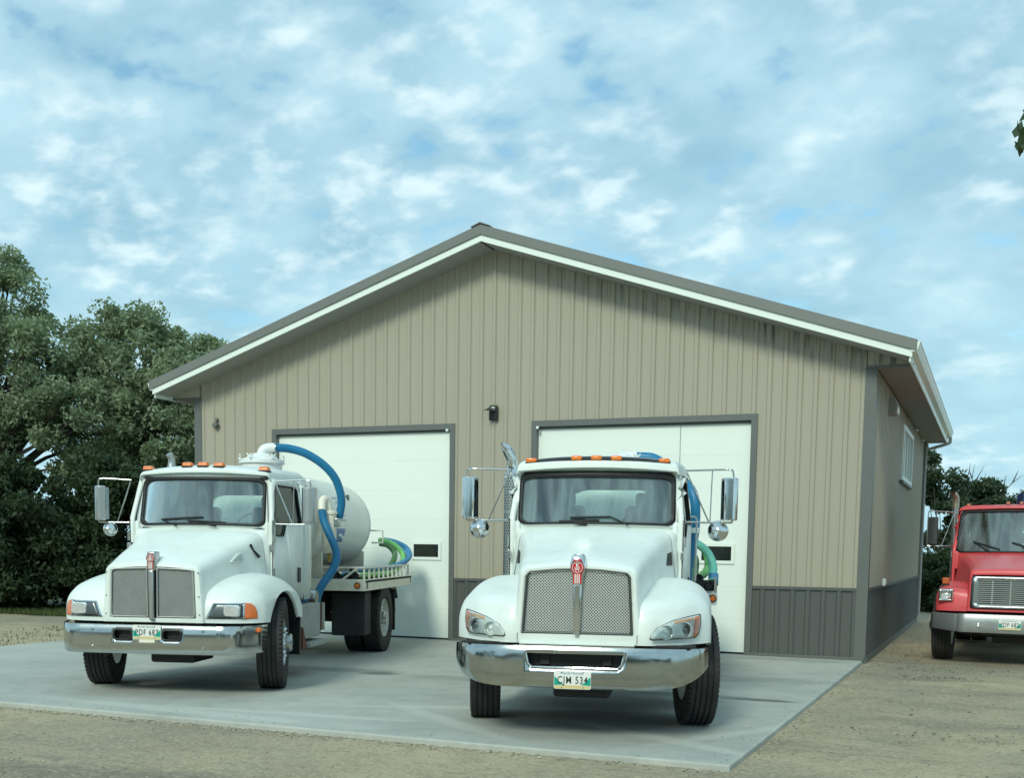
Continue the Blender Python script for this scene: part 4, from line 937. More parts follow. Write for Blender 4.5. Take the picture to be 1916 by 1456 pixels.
# ------------------------------------------------------------------ the older white truck (left)
TL = tag(empty('tank_truck', (-.237, -8.179, 0), R(16.38)), 'older white vacuum tank truck with rectangular headlights and a blue hose arching over its tank', 'truck', 'white tank trucks parked before the doors')
PL = dict(paint=WHITE,
    hood=[(.05,.520,.560,1.405,.775,.075,.030,0),(.16,.540,.580,1.450,.775,.10,.035,.003),(.5,.60,.650,1.560,.82,.12,.045,.006),(.9,.665,.735,1.665,.9,.13,.045,.006),(1.15,.72,.81,1.74,.95,.13,.04,.003),(1.34,.755,.85,1.785,.95,.12,.035,0)],
    cowlrows=[(1.32,.755,.855,1.775,.93,.12,.035),(1.36,.80,.855,1.80,.93,.08,.03),(1.56,.80,.83,1.82,1.0,.08,.02)],
    gopen=(.455,.470,1.352,.014), gz0=.822,
    fender=dict(yc=.965, zb=.775, zsh=1.0, rake=.12, xo=1.13, ra=.575, prof=[(.45,.05,1.25),(.62,.06,1.285),(.84,.09,1.275),(.99,.17,1.225),(1.08,.27,1.155),(1.125,.36,1.10)]),
    wsb=(.752,1.41,1.815), wst=(.735,1.53,2.375), bulge=.095, apw=.135, sealv=.05, sealtop=.02,
    roof=[(1.375,.775,.785,2.425,2.365,.025,.01,1.0),(1.39,.78,.79,2.47,2.36,.05,.02,1.0),(1.54,.79,.805,2.515,2.36,.08,.035,.95),(1.9,.82,.84,2.545,2.35,.10,.045,.5),(2.4,.85,.87,2.555,2.35,.11,.045,.1),(2.64,.85,.87,2.54,2.35,.11,.045,0),(2.745,.83,.85,2.47,2.35,.10,.04,0)],
    door=(1.36,2.33), cabrear=2.72, zfloor=.93, zbelt=1.86, ztop=2.365, xcab=(.862,.935), tumble=.075, slant=.16, dash=1.38,
    win=[(1.45,1.70),(1.68,1.70),(1.76,1.85),(2.255,1.85),(2.255,2.26),(2.21,2.30),(1.58,2.30),(1.45,1.95)], handle=(2.17,1.24), rwin=(.44,.17,2.05),
    wipers=[((-.35,-.02),(-.62,.12),(.06,.17)), ((.28,-.02),(-.18,.09),(.42,.06))], len=7.5, rax=5.72, steer=R(13), rimr=WRIM)
oL = conventional(TL, PL)
hoodL = oL['hood']
yg = .028
for s in (-1, 1):
    poly = [(.045,.828),(.462,.828),(.449,1.322),(.41,1.338),(.05,1.350)]
    poly = poly if s > 0 else [(-x, z) for x, z in poly][::-1]
    wire_grille(TL, poly, yg+.012, GRILLEDK, .019, .0036, (1, 1))
    ed = resample(poly, 60); cx, cz = s*.25, 1.08
    MB().ring([(x, yg-.004, z) for x, z in ed], [(cx+(x-cx)*.95, yg-.002, cz+(z-cz)*.962) for x, z in ed]).build('grille_frame', GRILLEDK, TL, solid=.014)
MB().bb(-.046, .046, yg+.006, yg+.02, .83, 1.35).build('grille_centre_plate', BLACK, TL)
MB().prism([(-.030,1.32),(.030,1.32),(.026,.80),(-.026,.80)], 'y', -.022, .03).build('grille_bar', ALU, TL, bevel=.014, bseg=4)
MB().prism([(-.052,1.38),(-.045,1.515),(.045,1.515),(.052,1.38),(.040,1.31),(-.040,1.31)], 'y', -.004, .12).build('badge_housing', ALU, TL, bevel=.016, bseg=3)
badge(TL, (0, -.004, 1.445), .82, BADGEOLD)
for s in (-1, 1):
    for xx, zz in ((.50,1.30),(.505,1.05),(.51,.86)): MB().lathe([(0,-.006),(.008,-.005),(.009,.0)], (s*xx, .019, zz), 'y', 8).build('rivet', DULLCHROME, hoodL)
for s in (-1, 1):
    b = oL['fender', s]
    def sym(pl): return [(s*x, z) for x, z in pl] if s > 0 else [(s*x, z) for x, z in pl][::-1]
    hl = patch('headlight', b, sym([(.565,.822),(.640,.986),(.95,.99),(.95,.822)]), CHROME, TL, .010)
    patch('lamp_housing', b, sym([(.59,.834),(.652,.976),(.938,.978),(.938,.834)]), LAMPDK, hl, .014, solid=.01)
    c = hit(b, s*.835, .905)
    MB().prism([(q[0]*1.0+s*.835, q[1]+.905) for q in rrect(.088,.062,.03)], 'y', c.y-.028, c.y+.02).build('sealed_beam', LAMP, hl, bevel=.012)
    lensb = MB().prism([(q[0]+s*.835, q[1]+.905) for q in rrect(.080,.054,.028)], 'y', c.y-.033, c.y-.029).build('beam_lens', mat('fluted_lens', (.80,.84,.84), .15, .5, var=.35, vscale=26, coat=.5), hl, bevel=.003)
    patch('turn_signal', b, sym([(.958,.822),(.958,.99),(1.005,.985),(1.040,.955),(1.058,.90),(1.062,.826)]), AMBERDK, TL, .014)
    patch('bezel_divider', b, sym([(.944,.818),(.944,.994),(.956,.994),(.956,.818)]), CHROME, hl, .018, solid=.01)
# hood side: vent and rubber latch
hbv = oL['hood_bvh']
for s in (-1, 1):
    patch('hood_vent', hbv, [(.60,1.405),(.86,1.405),(.875,1.43),(.87,1.50),(.84,1.515),(.76,1.49)], WHITE, hoodL, .020, 'x', s, .024)
    patch('vent_screen', hbv, [(.645,1.418),(.845,1.418),(.852,1.44),(.845,1.492),(.83,1.495),(.765,1.475)], mat('vent_screen', (.50,.53,.52), .6, var=.2, vscale=80), hoodL, .021, 'x', s, .006)
    h0 = hit(hbv, 1.06, 1.60, 'x', s); h1 = hit(hbv, 1.16, 1.46, 'x', s)
    MB().tube([(h0.x+s*.012, 1.06, 1.60), (h0.x+s*.03, 1.10, 1.54), (h1.x+s*.03, 1.15, 1.46)], [.018,.012,.02], 8).build('hood_latch', BLACK, TL)
    MB().box((s*.852, 1.31, 1.56), (.03, .05, .09)).build('latch_bracket', DULLCHROME, TL, bevel=.006)
bumper(TL, lambda x: -.10+.46*max(0, (abs(x)-.78)/.35)**2.2, lambda x: .752, lambda x: .452+.01*(abs(x)/1.1)**4, sorted(set([round(v, 3) for v in np.linspace(-1.13, 1.13, 41)]+[.17,.36,-.17,-.36])), [0,.06,.2,.35,.5,.66,.83,.94,1],
       lambda a, b, t0, t1: .165 < min(abs(a), abs(b)) and max(abs(a), abs(b)) < .365 and .45 < t0 and t1 < .85, POLISH)
MB().bb(-.9, .9, -.06, .0, .46, .74).build('bumper_backing', BLACK, TL)
for s in (-1, 1):
    ol = [(s*.265+x, .651+z) for x, z in rrect(.108, .060, .035)]; il = [(s*.265+x, .651+z) for x, z in rrect(.090, .044, .03)]
    MB().ring([(x, -.128, z) for x, z in ol], [(x, -.128, z) for x, z in il]).build('tow_opening_frame', BLACK, TL, solid=.02)
    for zz in (.70, .52): MB().lathe([(0,-.008),(.014,-.006),(.016,.0)], (s*.60, -.121, zz), 'y', 8).build('bumper_bolt', DULLCHROME, TL)
    if s > 0: MB().lathe([(0,-.035),(.022,-.032),(.028,-.01),(.028,.01)], (s*1.085, .215, .705), 'y', 14).build('corner_marker', AMBERDK, TL)
plate(TL, 'PDF 687', (.0, -.128, .680)); MB().bb(-.085, .085, -.135, -.11, .570, .602).build('plate_bracket', CREAM, TL, bevel=.004)
marker(TL, oL['roof_bvh'], (-.70,-.19,0,.19,.70), AMBER, (.055,.055,.052), lambda x: 1.47+.10*(x/.78)**2)
for s in (-1, 1): mirror(TL, s, dict(x=1.30 if s > 0 else 1.245, y=1.38, z0=1.86, z1=2.26, xa=.86, ya=1.42, zt=2.33, w=.165, d=.12, **{'in': .02}, toe=R(8) if s > 0 else R(66), mat=ALU, sr=.085, post=s > 0), spot=s < 0)
# grab bar at the cab corner
tube_part('grab_bar', [(.945,2.40,1.05),(.985,2.40,1.08),(.985,2.40,2.25),(.945,2.40,2.28)], .011, CREAM, TL)
# exhaust
MB().lathe([(0,.9),(.055,.9),(.055,2.62),(.045,2.66),(.045,2.70)], (-1.15,3.25,0), 'z', 16).build('exhaust_stack', ALU, TL)
tube_part('exhaust_tip', [(-1.15,3.25,2.66),(-1.15,3.25,2.72),(-1.17,3.22,2.78)], .046, ALU, TL, 12)
# steps, boxes and pump under the cab
MB().prism([(1.80,.52),(1.93,.88),(2.72,.88),(2.72,.46),(1.93,.46)], 'x', .62, 1.02).build('battery_box', GREYST, TL, bevel=.01)
MB().bb(.62, 1.10, 2.02, 2.75, .36, .42).build('step', GREYST, TL, bevel=.008)
MB().prism([(1.86,.36),(2.02,.36),(1.86,.62)], 'x', 1.0, 1.06).build('step_gusset', RUST, TL)
MB().bb(.62, .92, 2.85, 3.12, .45, .86).build('pump_body', RUST, TL, bevel=.03)
MB().lathe([(0,-.08),(.10,-.08),(.12,0),(.10,.08),(0,.08)], (.80,3.05,.92), 'x', 16).build('pump_head', DULLCHROME, TL)
MB().bb(.66, .80, 2.86, 2.98, .87, .93).build('pump_valve', PALEBLUEH, TL, bevel=.02); MB().tube([(.92,3.14,.5),(.92,3.14,.86)], .04, 10).build('pump_pipe', DULLCHROME, TL)
# fender brace behind the wheel
for s in (-1, 1): MB().prism([(1.58,.32),(1.615,.32),(1.64,.80),(1.60,.80)], 'x', s*.72, s*1.10).build('splash_guard', BLACK, TL)
def vac_body(root, ty0, ty1, dk, zc, r, m):
    t = tank(root, ty0, ty1, zc, r, TANKW)
    for y in (dk[0]+.25, dk[1]-.55):
        MB().prism([(-.50,1.116),(.50,1.116),(.50,1.52),(-.50,1.52)], 'y', y, y+.06).build('tank_saddle', m, root)
    return t
tkL = vac_body(TL, 3.15, 7.15, (4.34,7.58), 1.95, .655, CREAM)
dkL = deck(TL, 4.34, 7.58, 1.20, CREAM); rear_gear(TL, 5.72, 1.2, CREAM)
rl = empty('hose_rack', parent=TL)
for s in (-1, 1):
    MB().bb(s*1.165, s*1.195, 4.345, 7.40, 1.285, 1.310).build('top_rail', CREAM, rl, bevel=.004)
    MB().bb(s*.55, s*1.164, 4.345, 4.372, 1.285, 1.310).build('top_rail', CREAM, rl, bevel=.004)
    for k in range(11):
        y = 4.36+k*.30; MB().bb(s*1.168, s*1.192, y, y+.028, 1.133, 1.284).build('slat', CREAM, rl)
    for xx in (.62, .88): MB().bar((s*xx, 4.358, 1.133), (s*(xx+.20), 4.358, 1.288), .022, .03).build('brace', CREAM, rl)
# scrubber canister with elbow and the two blue lines
can = MB().lathe([(0,1.50),(.085,1.50),(.10,1.53),(.10,2.03),(.115,2.03),(.115,2.065),(.10,2.075),(0,2.085)], (.80,3.92,0), 'z', 28).build('scrubber_canister', CREAM, TL, smooth=30)
MB().tube(cr([(.80,3.92,2.05),(.79,3.90,2.18),(.765,3.85,2.235),(.74,3.80,2.20),(.745,3.76,2.08)], 16), .052, 14).build('elbow_pipe', CREAM, can)
MB().tube([(.80,3.92,1.50),(.80,3.92,1.38)], .025, 8).build('drain_pipe', BRASS, can)
MB().bb(.87, .95, 3.86, 3.98, 1.86, 1.98).build('canister_valve', DULLCHROME, can, bevel=.015)
e0, ed = hatch(TL, (-.02, 3.55, 2.65), mat('hatch_white', (.80,.81,.78), .4, var=.05), (1, .3, 0), .55, .75)
hose = [tuple(e0), (.30,3.70,2.898), (.501,3.78,2.845), (.70,3.86,2.724), (.842,3.94,2.572), (.915,4.0,2.402), (.939,4.05,2.201), (.895,4.08,1.985)]
ribhose(hose, .056, BLUEH, TL, 'vacuum_hose', 150, True); ribhose([(.748,3.755,2.079),(.775,3.75,1.935),(.858,3.72,1.756),(.95,3.68,1.577),(.989,3.62,1.434),(.949,3.55,1.27),(.853,3.45,1.099),(.794,3.40,.958),(.777,3.38,.85)], .054, BLUEH, TL, 'vacuum_hose', 130, True)
MB().lathe([(.059,-.02),(.063,-.02),(.063,.02),(.059,.02)], tuple(e0), 'x', 16, True).build('hose_clamp', DULLCHROME, TL)
# blue lettering panel and faded marks on the tank side
tb = BVHTree.FromPolygons([Vector(v.co) for v in tkL.data.vertices], [tuple(p.vertices) for p in tkL.data.polygons])
dp = patch('decal_panel', tb, [(4.55,1.66),(5.35,1.66),(5.35,1.86),(4.85,1.86)], DECALB, tkL, .004, 'x', 1, .002)
h = hit(tb, 5.10, 1.76, 'x', 1); tx = text('decal_lettering', '-40', .17, DECALW, tkL, (h.x+.014, 5.10, 1.762), (R(90)+R(0), 0, R(90)), .001, 1.1, bold=.004); tx.rotation_euler = (R(70), 0, R(90))
for k, (a, b, z) in enumerate(((4.92,5.30,2.12),(4.85,5.35,2.05),(4.96,5.25,2.24),(4.9,5.2,2.30),(5.0,5.36,1.98))): patch('faded_decal', tb, [(a,z-.014),(b,z-.014),(b-.02,z+.014),(a+.02,z+.014)], DECALF, tkL, .003, 'x', 1, .001)
hh = hit(tb, 5.9, 2.33, 'x', 1)
MB().lathe([(0,.0),(.05,.0),(.062,.03),(.05,.045),(0,.05)], (hh.x-.02, 5.9, 2.33), 'x', 16).build('sight_glass', LAMPDK, tkL)
# handles on the rear head
MB().tube([(.62,7.02,1.86),(.82,7.06,1.86),(.82,7.06,1.66),(.64,7.04,1.66)], .016, 8).build('hose_hook', CREAM, tkL)

# ------------------------------------------------------------------ the newer white truck (right)
TR = tag(empty('tank_truck', (4.692, -8.774, 0), R(14.11)), 'newer white tank truck with swept headlights, chrome bumper and perforated exhaust stack', 'truck', 'white tank trucks parked before the doors')
PR = dict(paint=WHITE,
    hood=[(.03,.490,.535,1.470,.822,.06,.030,0),(.10,.505,.55,1.505,.822,.08,.032,.006),(.4,.535,.580,1.572,.85,.09,.035,.016),(.9,.59,.64,1.660,.9,.10,.035,.018),(1.35,.665,.75,1.762,.95,.11,.035,.015),(1.62,.735,.83,1.82,.95,.11,.03,.008)],
    cowlrows=[(1.60,.735,.838,1.812,.93,.11,.03),(1.66,.78,.838,1.83,.93,.08,.03),(1.86,.79,.82,1.85,1.0,.08,.02)],
    gopen=(.436,.472,1.452,.032), gz0=.896,
    fender=dict(yc=1.235, zb=.815, zsh=1.05, rake=.14, xo=1.11, ra=.60, prof=[(.45,.01,1.29),(.60,.005,1.345),(.84,.16,1.345),(.99,.335,1.295),(1.075,.46,1.215),(1.105,.54,1.15)]),
    wsb=(.760,1.70,1.842), wst=(.752,1.79,2.355), bulge=.10, apw=.11, sealv=.045, sealtop=.10,
    roof=[(1.59,.775,.785,2.385,2.345,.02,.012,1.0),(1.61,.78,.79,2.465,2.34,.05,.025,1.0),(1.73,.79,.80,2.505,2.35,.07,.03,.95),(2.1,.82,.84,2.525,2.34,.09,.035,.5),(2.6,.85,.87,2.54,2.34,.10,.04,.1),(2.95,.85,.87,2.53,2.34,.10,.04,0),(3.07,.83,.85,2.46,2.34,.10,.04,0)],
    door=(1.66,2.65), cabrear=3.04, zfloor=.93, zbelt=1.87, ztop=2.36, xcab=(.845,.915), tumble=.065, slant=.16, dash=1.68,
    win=[(1.75,1.71),(1.98,1.71),(2.06,1.86),(2.575,1.86),(2.575,2.26),(2.53,2.30),(1.88,2.30),(1.75,1.96)], handle=(2.48,1.24), rwin=(.44,.17,2.07),
    wipers=[((.42,-.01),(.20,.14),(-.32,.12)), ((-.10,-.02),(-.46,.05),(.05,.07))], len=7.6, rax=5.72, steer=R(10))
oR = conventional(TR, PR)
poly = [(-.462,.900),(.462,.900),(.430,1.385),(.40,1.415),(.18,1.438),(0,1.444),(-.18,1.438),(-.40,1.415),(-.430,1.385)]
yg = .016
for s in (-1, 1):
    hp = [(.030,.900),(.462,.900),(.430,1.385),(.40,1.415),(.18,1.438),(.030,1.444)]
    hp = hp if s > 0 else [(-x, z) for x, z in hp][::-1]
    wire_grille(TR, hp, yg+.008, GRILLE, .0255, .0050, (1, 1))
    for xx, zz in ((.435,.93),(.415,1.37),(.452,1.16),(.06,.925)): MB().lathe([(0,-.012),(.009,-.010),(.010,.004)], (s*xx, yg, zz), 'y', 8).build('grille_bolt', CHROME, TR)
ed = resample(poly, 100)
MB().ring([(x*1.012, yg-.012, 1.17+(z-1.17)*1.016) for x, z in ed], [(x*.975, yg-.004, 1.17+(z-1.17)*.972) for x, z in ed]).build('grille_frame', mat('dark_grille_edge', (.10,.11,.11), .35, .6), TR, solid=.015)
MB().prism([(-.040,1.32),(.040,1.32),(.030,.93),(.014,.885),(0,.876),(-.014,.885),(-.030,.93)], 'y', -.035, .03).build('grille_bar', CHROME, TR, bevel=.022, bseg=4)
bh = MB(); rows = []
for y, k, dz in ((-.040,.80,-.012),(-.034,.93,-.004),(-.01,1.0,0),(.10,1.0,.012),(.17,.86,.01)):
    rows.append([(x*k, y, 1.43+(z-1.43)*k+dz) for x, z in ((-.044,1.30),(-.050,1.38),(-.066,1.44),(-.066,1.49),(-.050,1.54),(-.030,1.553),(.030,1.553),(.050,1.54),(.066,1.49),(.066,1.44),(.050,1.38),(.044,1.30))])
bh.grid(rows, True); bh.add(rows[0], [tuple(range(12))]); bh.build('badge_housing', CHROME, TR, smooth=50, bevel=.004)
badge(TR, (0, -.040, 1.452), 1.0, BADGE)
for s in (-1, 1):
    b = oR['fender', s]
    def sym(pl): return [(s*x, z) for x, z in pl] if s > 0 else [(s*x, z) for x, z in pl][::-1]
    OUT = [(.600,.872),(.612,.905),(.660,.965),(.78,1.022),(.90,1.052),(1.005,1.070),(1.018,1.060),(1.020,.98),(1.004,.90),(.975,.868),(.62,.860)]
    hl = patch('headlight', b, sym(OUT), SEAL, TR, .004)
    cx = sum(p[0] for p in OUT)/len(OUT); cz = sum(p[1] for p in OUT)/len(OUT)
    inn = [(cx+(x-cx)*.965, cz+(z-cz)*.92) for x, z in OUT]
    patch('lamp_housing', b, sym(inn), mat('bright_lamp_housing', (.72,.76,.74), .3, .25, var=.3, vscale=18), hl, .008, solid=.008)
    patch('turn_signal', b, sym([(.962,.878),(.968,1.048),(1.003,1.057),(1.009,1.05),(1.010,.98),(.996,.905),(.975,.878)]), AMBERDK, hl, .016, solid=.008)
    patch('side_reflector', b, sym([(.80,.995),(.80,1.018),(.90,1.038),(.955,1.042),(.955,1.015),(.88,1.005)]), mat('pale_amber_bar', (.62,.36,.20), .3), hl, .013, solid=.004)
    for (lx, lz, lr, dk) in ((.735,.925,.060,False),(.880,.940,.066,True)):
        c = hit(b, s*lx, lz); yy = c.y
        MB().lathe([(lr*.55, yy+.03), (lr*.85, yy-.010), (lr, yy-.034), (lr*1.04, yy-.030), (lr*1.04, yy+.05)], (s*lx, 0, lz), 'y', 28, True).build('lamp_bowl', LAMP, hl, smooth=50)
        MB().lathe([(0, yy-.022), (lr*.30, yy-.020), (lr*.56, yy-.004), (lr*.60, yy+.02)], (s*lx, 0, lz), 'y', 20).build('bulb_lens', LAMPDK if dk else mat('clear_bulb', (.75,.78,.76), .15, .3, coat=.5), hl, smooth=50)
    patch('clear_lens', b, sym(inn), LENS, hl, .052, solid=0)
    patch('hood_vent', oR['hood_bvh'], [(1.38,1.46),(1.55,1.46),(1.57,1.59),(1.45,1.57)], BLACK, oR['hood'], .006, 'x', s, .01)
    MB().box((s*.835, 1.61, 1.55), (.03, .05, .08)).build('latch_bracket', DULLCHROME, TR, bevel=.006)
YB_ = lambda x: -.125+.09*(x/1.1)**2+.44*(abs(x)/1.1)**8
bumper(TR, YB_, lambda x: .800-.02*(abs(x)/1.1)**6, lambda x: .455+.17*(abs(x)/1.1)**7, sorted(set([round(v, 3) for v in np.linspace(-1.09, 1.09, 47)]+[.40,-.40])), [0,.08,.2,.36,.516,.68,.84,.93,1],
       lambda a, b, t0, t1: max(abs(a), abs(b)) < .405 and .5 < t0 and t1 < .85, mat('worn_chrome', (.50,.53,.53), .14, 1.0, var=.08, rvar=.06, vscale=3, dirt=(.33,.32,.29), dirt_amt=.4, dscale=4), lambda x, t: x*(.935 if (abs(x) < .41 and t < .55) else 1.0))
MB().bb(-.55, .55, .0, .03, .47, .79).build('bumper_recess', BLACK, TR)
for s in (-1, 1): MB().bb(s*.22, s*.30, -.03, .0, .64, .735).build('tow_bracket', DARK, TR, bevel=.006)
lp = [(-.405,.748),(-.385,.660),(-.35,.630),(.35,.630),(.385,.660),(.405,.748)]
MB().tube([(x, YB_(x)-.030, z) for x, z in lp], .011, 8).build('opening_lip', CHROME, TR)
MB().prism([(-.98,.800),(.98,.800),(.98,.818),(-.98,.818)], 'y', .03, .12).build('hood_gap', BLACK, TR)
MB().bb(-.48, .48, -.02, .05, .805, .822).build('lower_hood_lip', WHITE, TR, bevel=.004)
for s in (-1, 1): MB().bb(s*.497, s*.501, -.003, .006, .825, .900).build('hood_seam', SEAL, oR['hood'])
plate(TR, 'CJM 534', (-.012, -.165, .533))
st = patch('light_strip', oR['roof_bvh'], [(-.70,2.428),(-.40,2.445),(0,2.452),(.40,2.445),(.70,2.428),(.70,2.466),(.40,2.486),(0,2.493),(-.40,2.486),(-.70,2.466)], BLACK, oR['roof'], .005, 'y', -1, .006, 4)
for x in (-.64,-.19,0,.19,.64):
    z = 2.475-.022*(x/.7)**2; c = hit(oR['roof_bvh'], x, z-.010)
    MB().bb(x-.052, x+.052, c.y-.030, c.y+.06, z-.022, z+.020).build('marker_light', AMBER, TR, bevel=.012, bseg=3)
for s in (-1, 1): mirror(TR, s, dict(x=1.30, y=1.80, z0=1.895, z1=2.30, xa=.85, ya=1.74, zt=2.365, w=.155, d=.13, **{'in': .03}, toe=R(6), sx=.13, sr=.10, post=s > 0))
tube_part('grab_bar', [(.93,2.85,1.28),(.97,2.85,1.28),(.97,2.85,1.93),(.955,2.85,1.955),(.90,2.85,1.96)], .011, STEEL, TR)
# exhaust: perforated shield and curved stack
ex, ey = -1.08, 3.30
sh = MB().lathe([(0,.95),(.088,.95),(.088,2.42),(.075,2.44),(0,2.44)], (ex,ey,0), 'z', 32).build('exhaust_shield', ALU, TR, smooth=30)
pf = MB(); z = 1.0; row = 0
while z < 2.38:
    if not (1.98 < z < 2.02):
        for k in range(18):
            a = 2*math.pi*(k+.5*(row % 2))/18; nx, ny = math.cos(a), math.sin(a); c = Vector((ex+.0892*nx, ey+.0892*ny, z)); tx = Vector((-ny, nx, 0)); up = Vector((0,0,1))
            b0 = len(pf.v); pf.add([c+(tx*math.cos(q)+up*math.sin(q))*.0088 for q in [2*math.pi*j/6 for j in range(6)]], [tuple(range(6))])
    z += .0305; row += 1
po = pf.build('shield_perforation', mat('perforation_dark', (.02,.02,.02), .8), sh, smooth=0); po['kind'] = 'stuff'
MB().lathe([(.089,2.375),(.094,2.375),(.094,2.40),(.089,2.40)], (ex,ey,0), 'z', 32, True).build('shield_clamp', CHROME, sh)
stx = cr([(ex,ey,2.40),(ex,ey,2.52),(ex-.01,ey-.02,2.60),(ex-.045,ey-.06,2.68),(ex-.10,ey-.12,2.755)], 16)
MB().tube(stx, [.062]*11+[.062,.058,.05,.034,.012], 18, False).build('exhaust_stack', CHROME, TR, smooth=60)
# right body
tkR = vac_body(TR, 3.40, 7.25, (4.30,7.60), 1.88, .64, WHITE)
hatch_m = MATS['hatch_white']
e0, ed = hatch(TR, (.06, 4.15, 2.555), hatch_m, (1, .15, 0), .02, .8)
dkR = deck(TR, 4.25, 7.60, 1.235, WHITE, 1.185); rear_gear(TR, 5.72, 1.2, WHITE)
for s in (-1, 1):
    hb_ = MB(); hb_.bb(s*.75, s*1.232, 4.255, 4.275, 1.134, 1.26); hb_.bb(s*1.215, s*1.232, 4.276, 7.4, 1.134, 1.26); hb_.build('hose_tray', BLACK, TR)
    MB().bb(s*1.20, s*1.225, 4.20, 4.25, 1.134, 1.30).build('tray_post', GREYST, TR)
    MB().prism([(1.85,.32),(1.885,.32),(1.91,.80),(1.87,.80)], 'x', s*.72, s*1.08).build('splash_guard', BLACK, TR)
    MB().prism([(2.05,.52),(2.15,.88),(3.0,.88),(3.0,.46),(2.15,.46)], 'x', s*.62, s*1.0).build('fuel_tank', ALU, TR, bevel=.03)
    MB().bb(s*.62, s*1.05, 2.2, 3.0, .36, .42).build('step', ALU, TR, bevel=.008)
ribhose([tuple(e0), (.44,4.15,2.675), (.58,4.07,2.59), (.72,3.96,2.46), (.84,3.83,2.36), (.905,3.74,2.27), (.945,3.7,2.15), (.955,3.7,1.98), (.945,3.7,1.78), (.912,3.7,1.6), (.89,3.7,1.42), (.88,3.7,1.2)], .055, BLUEH, TR, 'vacuum_hose', 190, True)
MB().lathe([(.058,1.80),(.066,1.80),(.066,1.86),(.058,1.86)], (.945,3.7,0), 'z', 16, True).build('hose_clamp', FASC, TR)
MB().lathe([(0,.9),(.06,.9),(.06,1.22),(0,1.22)], (.88,3.7,0), 'z', 14).build('hose_fitting', ALU, TR)

# ------------------------------------------------------------------ loose hoses lying on the decks
def loose(name, truck, path, r, m, label, n=70, opening=True):
    M = Matrix.Translation(truck.location) @ Matrix.Rotation(truck.rotation_euler.z, 4, 'Z')
    pts = [M @ Vector(p) for p in path]; base = pts[0].copy()
    e = tag(empty(name, tuple(base)), label, 'hose', 'suction hoses on the truck decks')
    ribhose([tuple(p-base) for p in pts], r, m, e, 'hose_wall', n, False, 12)
    if opening:
        a, b = pts[0]-base, pts[1]-base; d = (a-b).normalized()
        MB().tube([a-d*.06, a+d*.05], r*1.12, 14, False).build('coupling', DULLCHROME, e); MB().tube([a-d*.05, a+d*.045], r*.92, 14).build('bore', RADI, e)
    return e
L_ = lambda y, x, z: (x, y, z)
def bow(x0, x1, y0, y1, zl, zh, bx):
    """hose that runs back along the deck, loops up around the tank tail and returns"""
    return [(x0, y0, zl), (x0, y0+.8, zl), (x0+.01, y1-.9, zl+.01), (x0+.03, y1-.35, zl+.08), (bx, y1, (zl+zh)/2), (x1-.02, y1-.30, zh), (x1-.22, y1-.55, zh+.05), (x1-.50, y1-.60, zh+.02)]
loose('suction_hose', TL, [(1.05,4.44,1.180),(1.05,5.4,1.175),(1.05,6.4,1.175),(1.06,6.9,1.21),(1.10,7.28,1.34),(1.08,7.42,1.47),(.98,7.40,1.60),(.84,7.30,1.68),(.72,7.22,1.70)], .046, GREENH, 'bright green hose looping up at the tail of the older white truck')
loose('suction_hose', TL, [(.93,4.44,1.175),(.93,5.4,1.17),(.94,6.5,1.175),(.95,6.9,1.24),(.96,7.26,1.38),(.95,7.36,1.50),(.85,7.32,1.62),(.72,7.26,1.65)], .046, OLIVEH, 'weathered green hose on the inner side of the older truck\'s deck rack')
loose('suction_hose', TL, [(1.00,4.48,1.262),(1.00,5.4,1.262),(1.02,6.6,1.265),(1.08,7.0,1.30),(1.16,7.36,1.38),(1.17,7.56,1.48),(1.08,7.60,1.60),(.92,7.50,1.68),(.78,7.36,1.71)], .044, PALEBLUEH, 'faded blue hose looping widest behind the older truck\'s tank')
loose('suction_hose', TL, [(.78,4.44,1.19),(.78,5.2,1.18),(.82,6.6,1.18),(.95,7.1,1.25),(1.12,7.40,1.35),(1.14,7.52,1.46),(1.02,7.54,1.56),(.86,7.46,1.68)], .044, PALEBLUEH, 'second faded blue hose lying lowest around the older truck\'s tank tail')
loose('suction_hose', TR, [(1.02,4.33,1.28),(1.02,4.5,1.29),(1.10,4.75,1.34),(1.135,5.0,1.46),(1.08,5.05,1.62),(.96,4.95,1.70),(.80,4.8,1.71)], .048, GREENH, 'bright green hose bowed up beside the blue line of the newer white truck')
loose('suction_hose', TR, [(1.18,4.33,1.23),(1.18,4.45,1.30),(1.185,4.55,1.42),(1.13,4.6,1.56),(1.03,4.6,1.66),(.92,4.58,1.71),(.78,4.55,1.73)], .050, TEALH, 'teal hose forming the outer arch on the newer white truck\'s deck', opening=False)
loose('suction_hose', TR, [(1.19,4.36,1.20),(1.19,4.38,1.26),(1.19,4.40,1.33)], .060, PALEBLUEH, 'short blue hose end standing in the black tray of the newer truck', 14, False)
loose('suction_hose', TR, [(.95,4.36,1.21),(.95,4.6,1.24),(.97,4.9,1.34),(.97,5.15,1.50),(.88,5.2,1.58),(.75,5.1,1.60)], .046, OLIVEH, 'dull green hose innermost in the coil on the newer white truck')
loose('suction_hose', TR, [(1.13,4.24,1.19),(1.10,4.5,1.19),(1.08,5.5,1.185),(1.06,6.8,1.185)], .045, BLACK, 'black hose end poking out of the newer truck\'s tray')

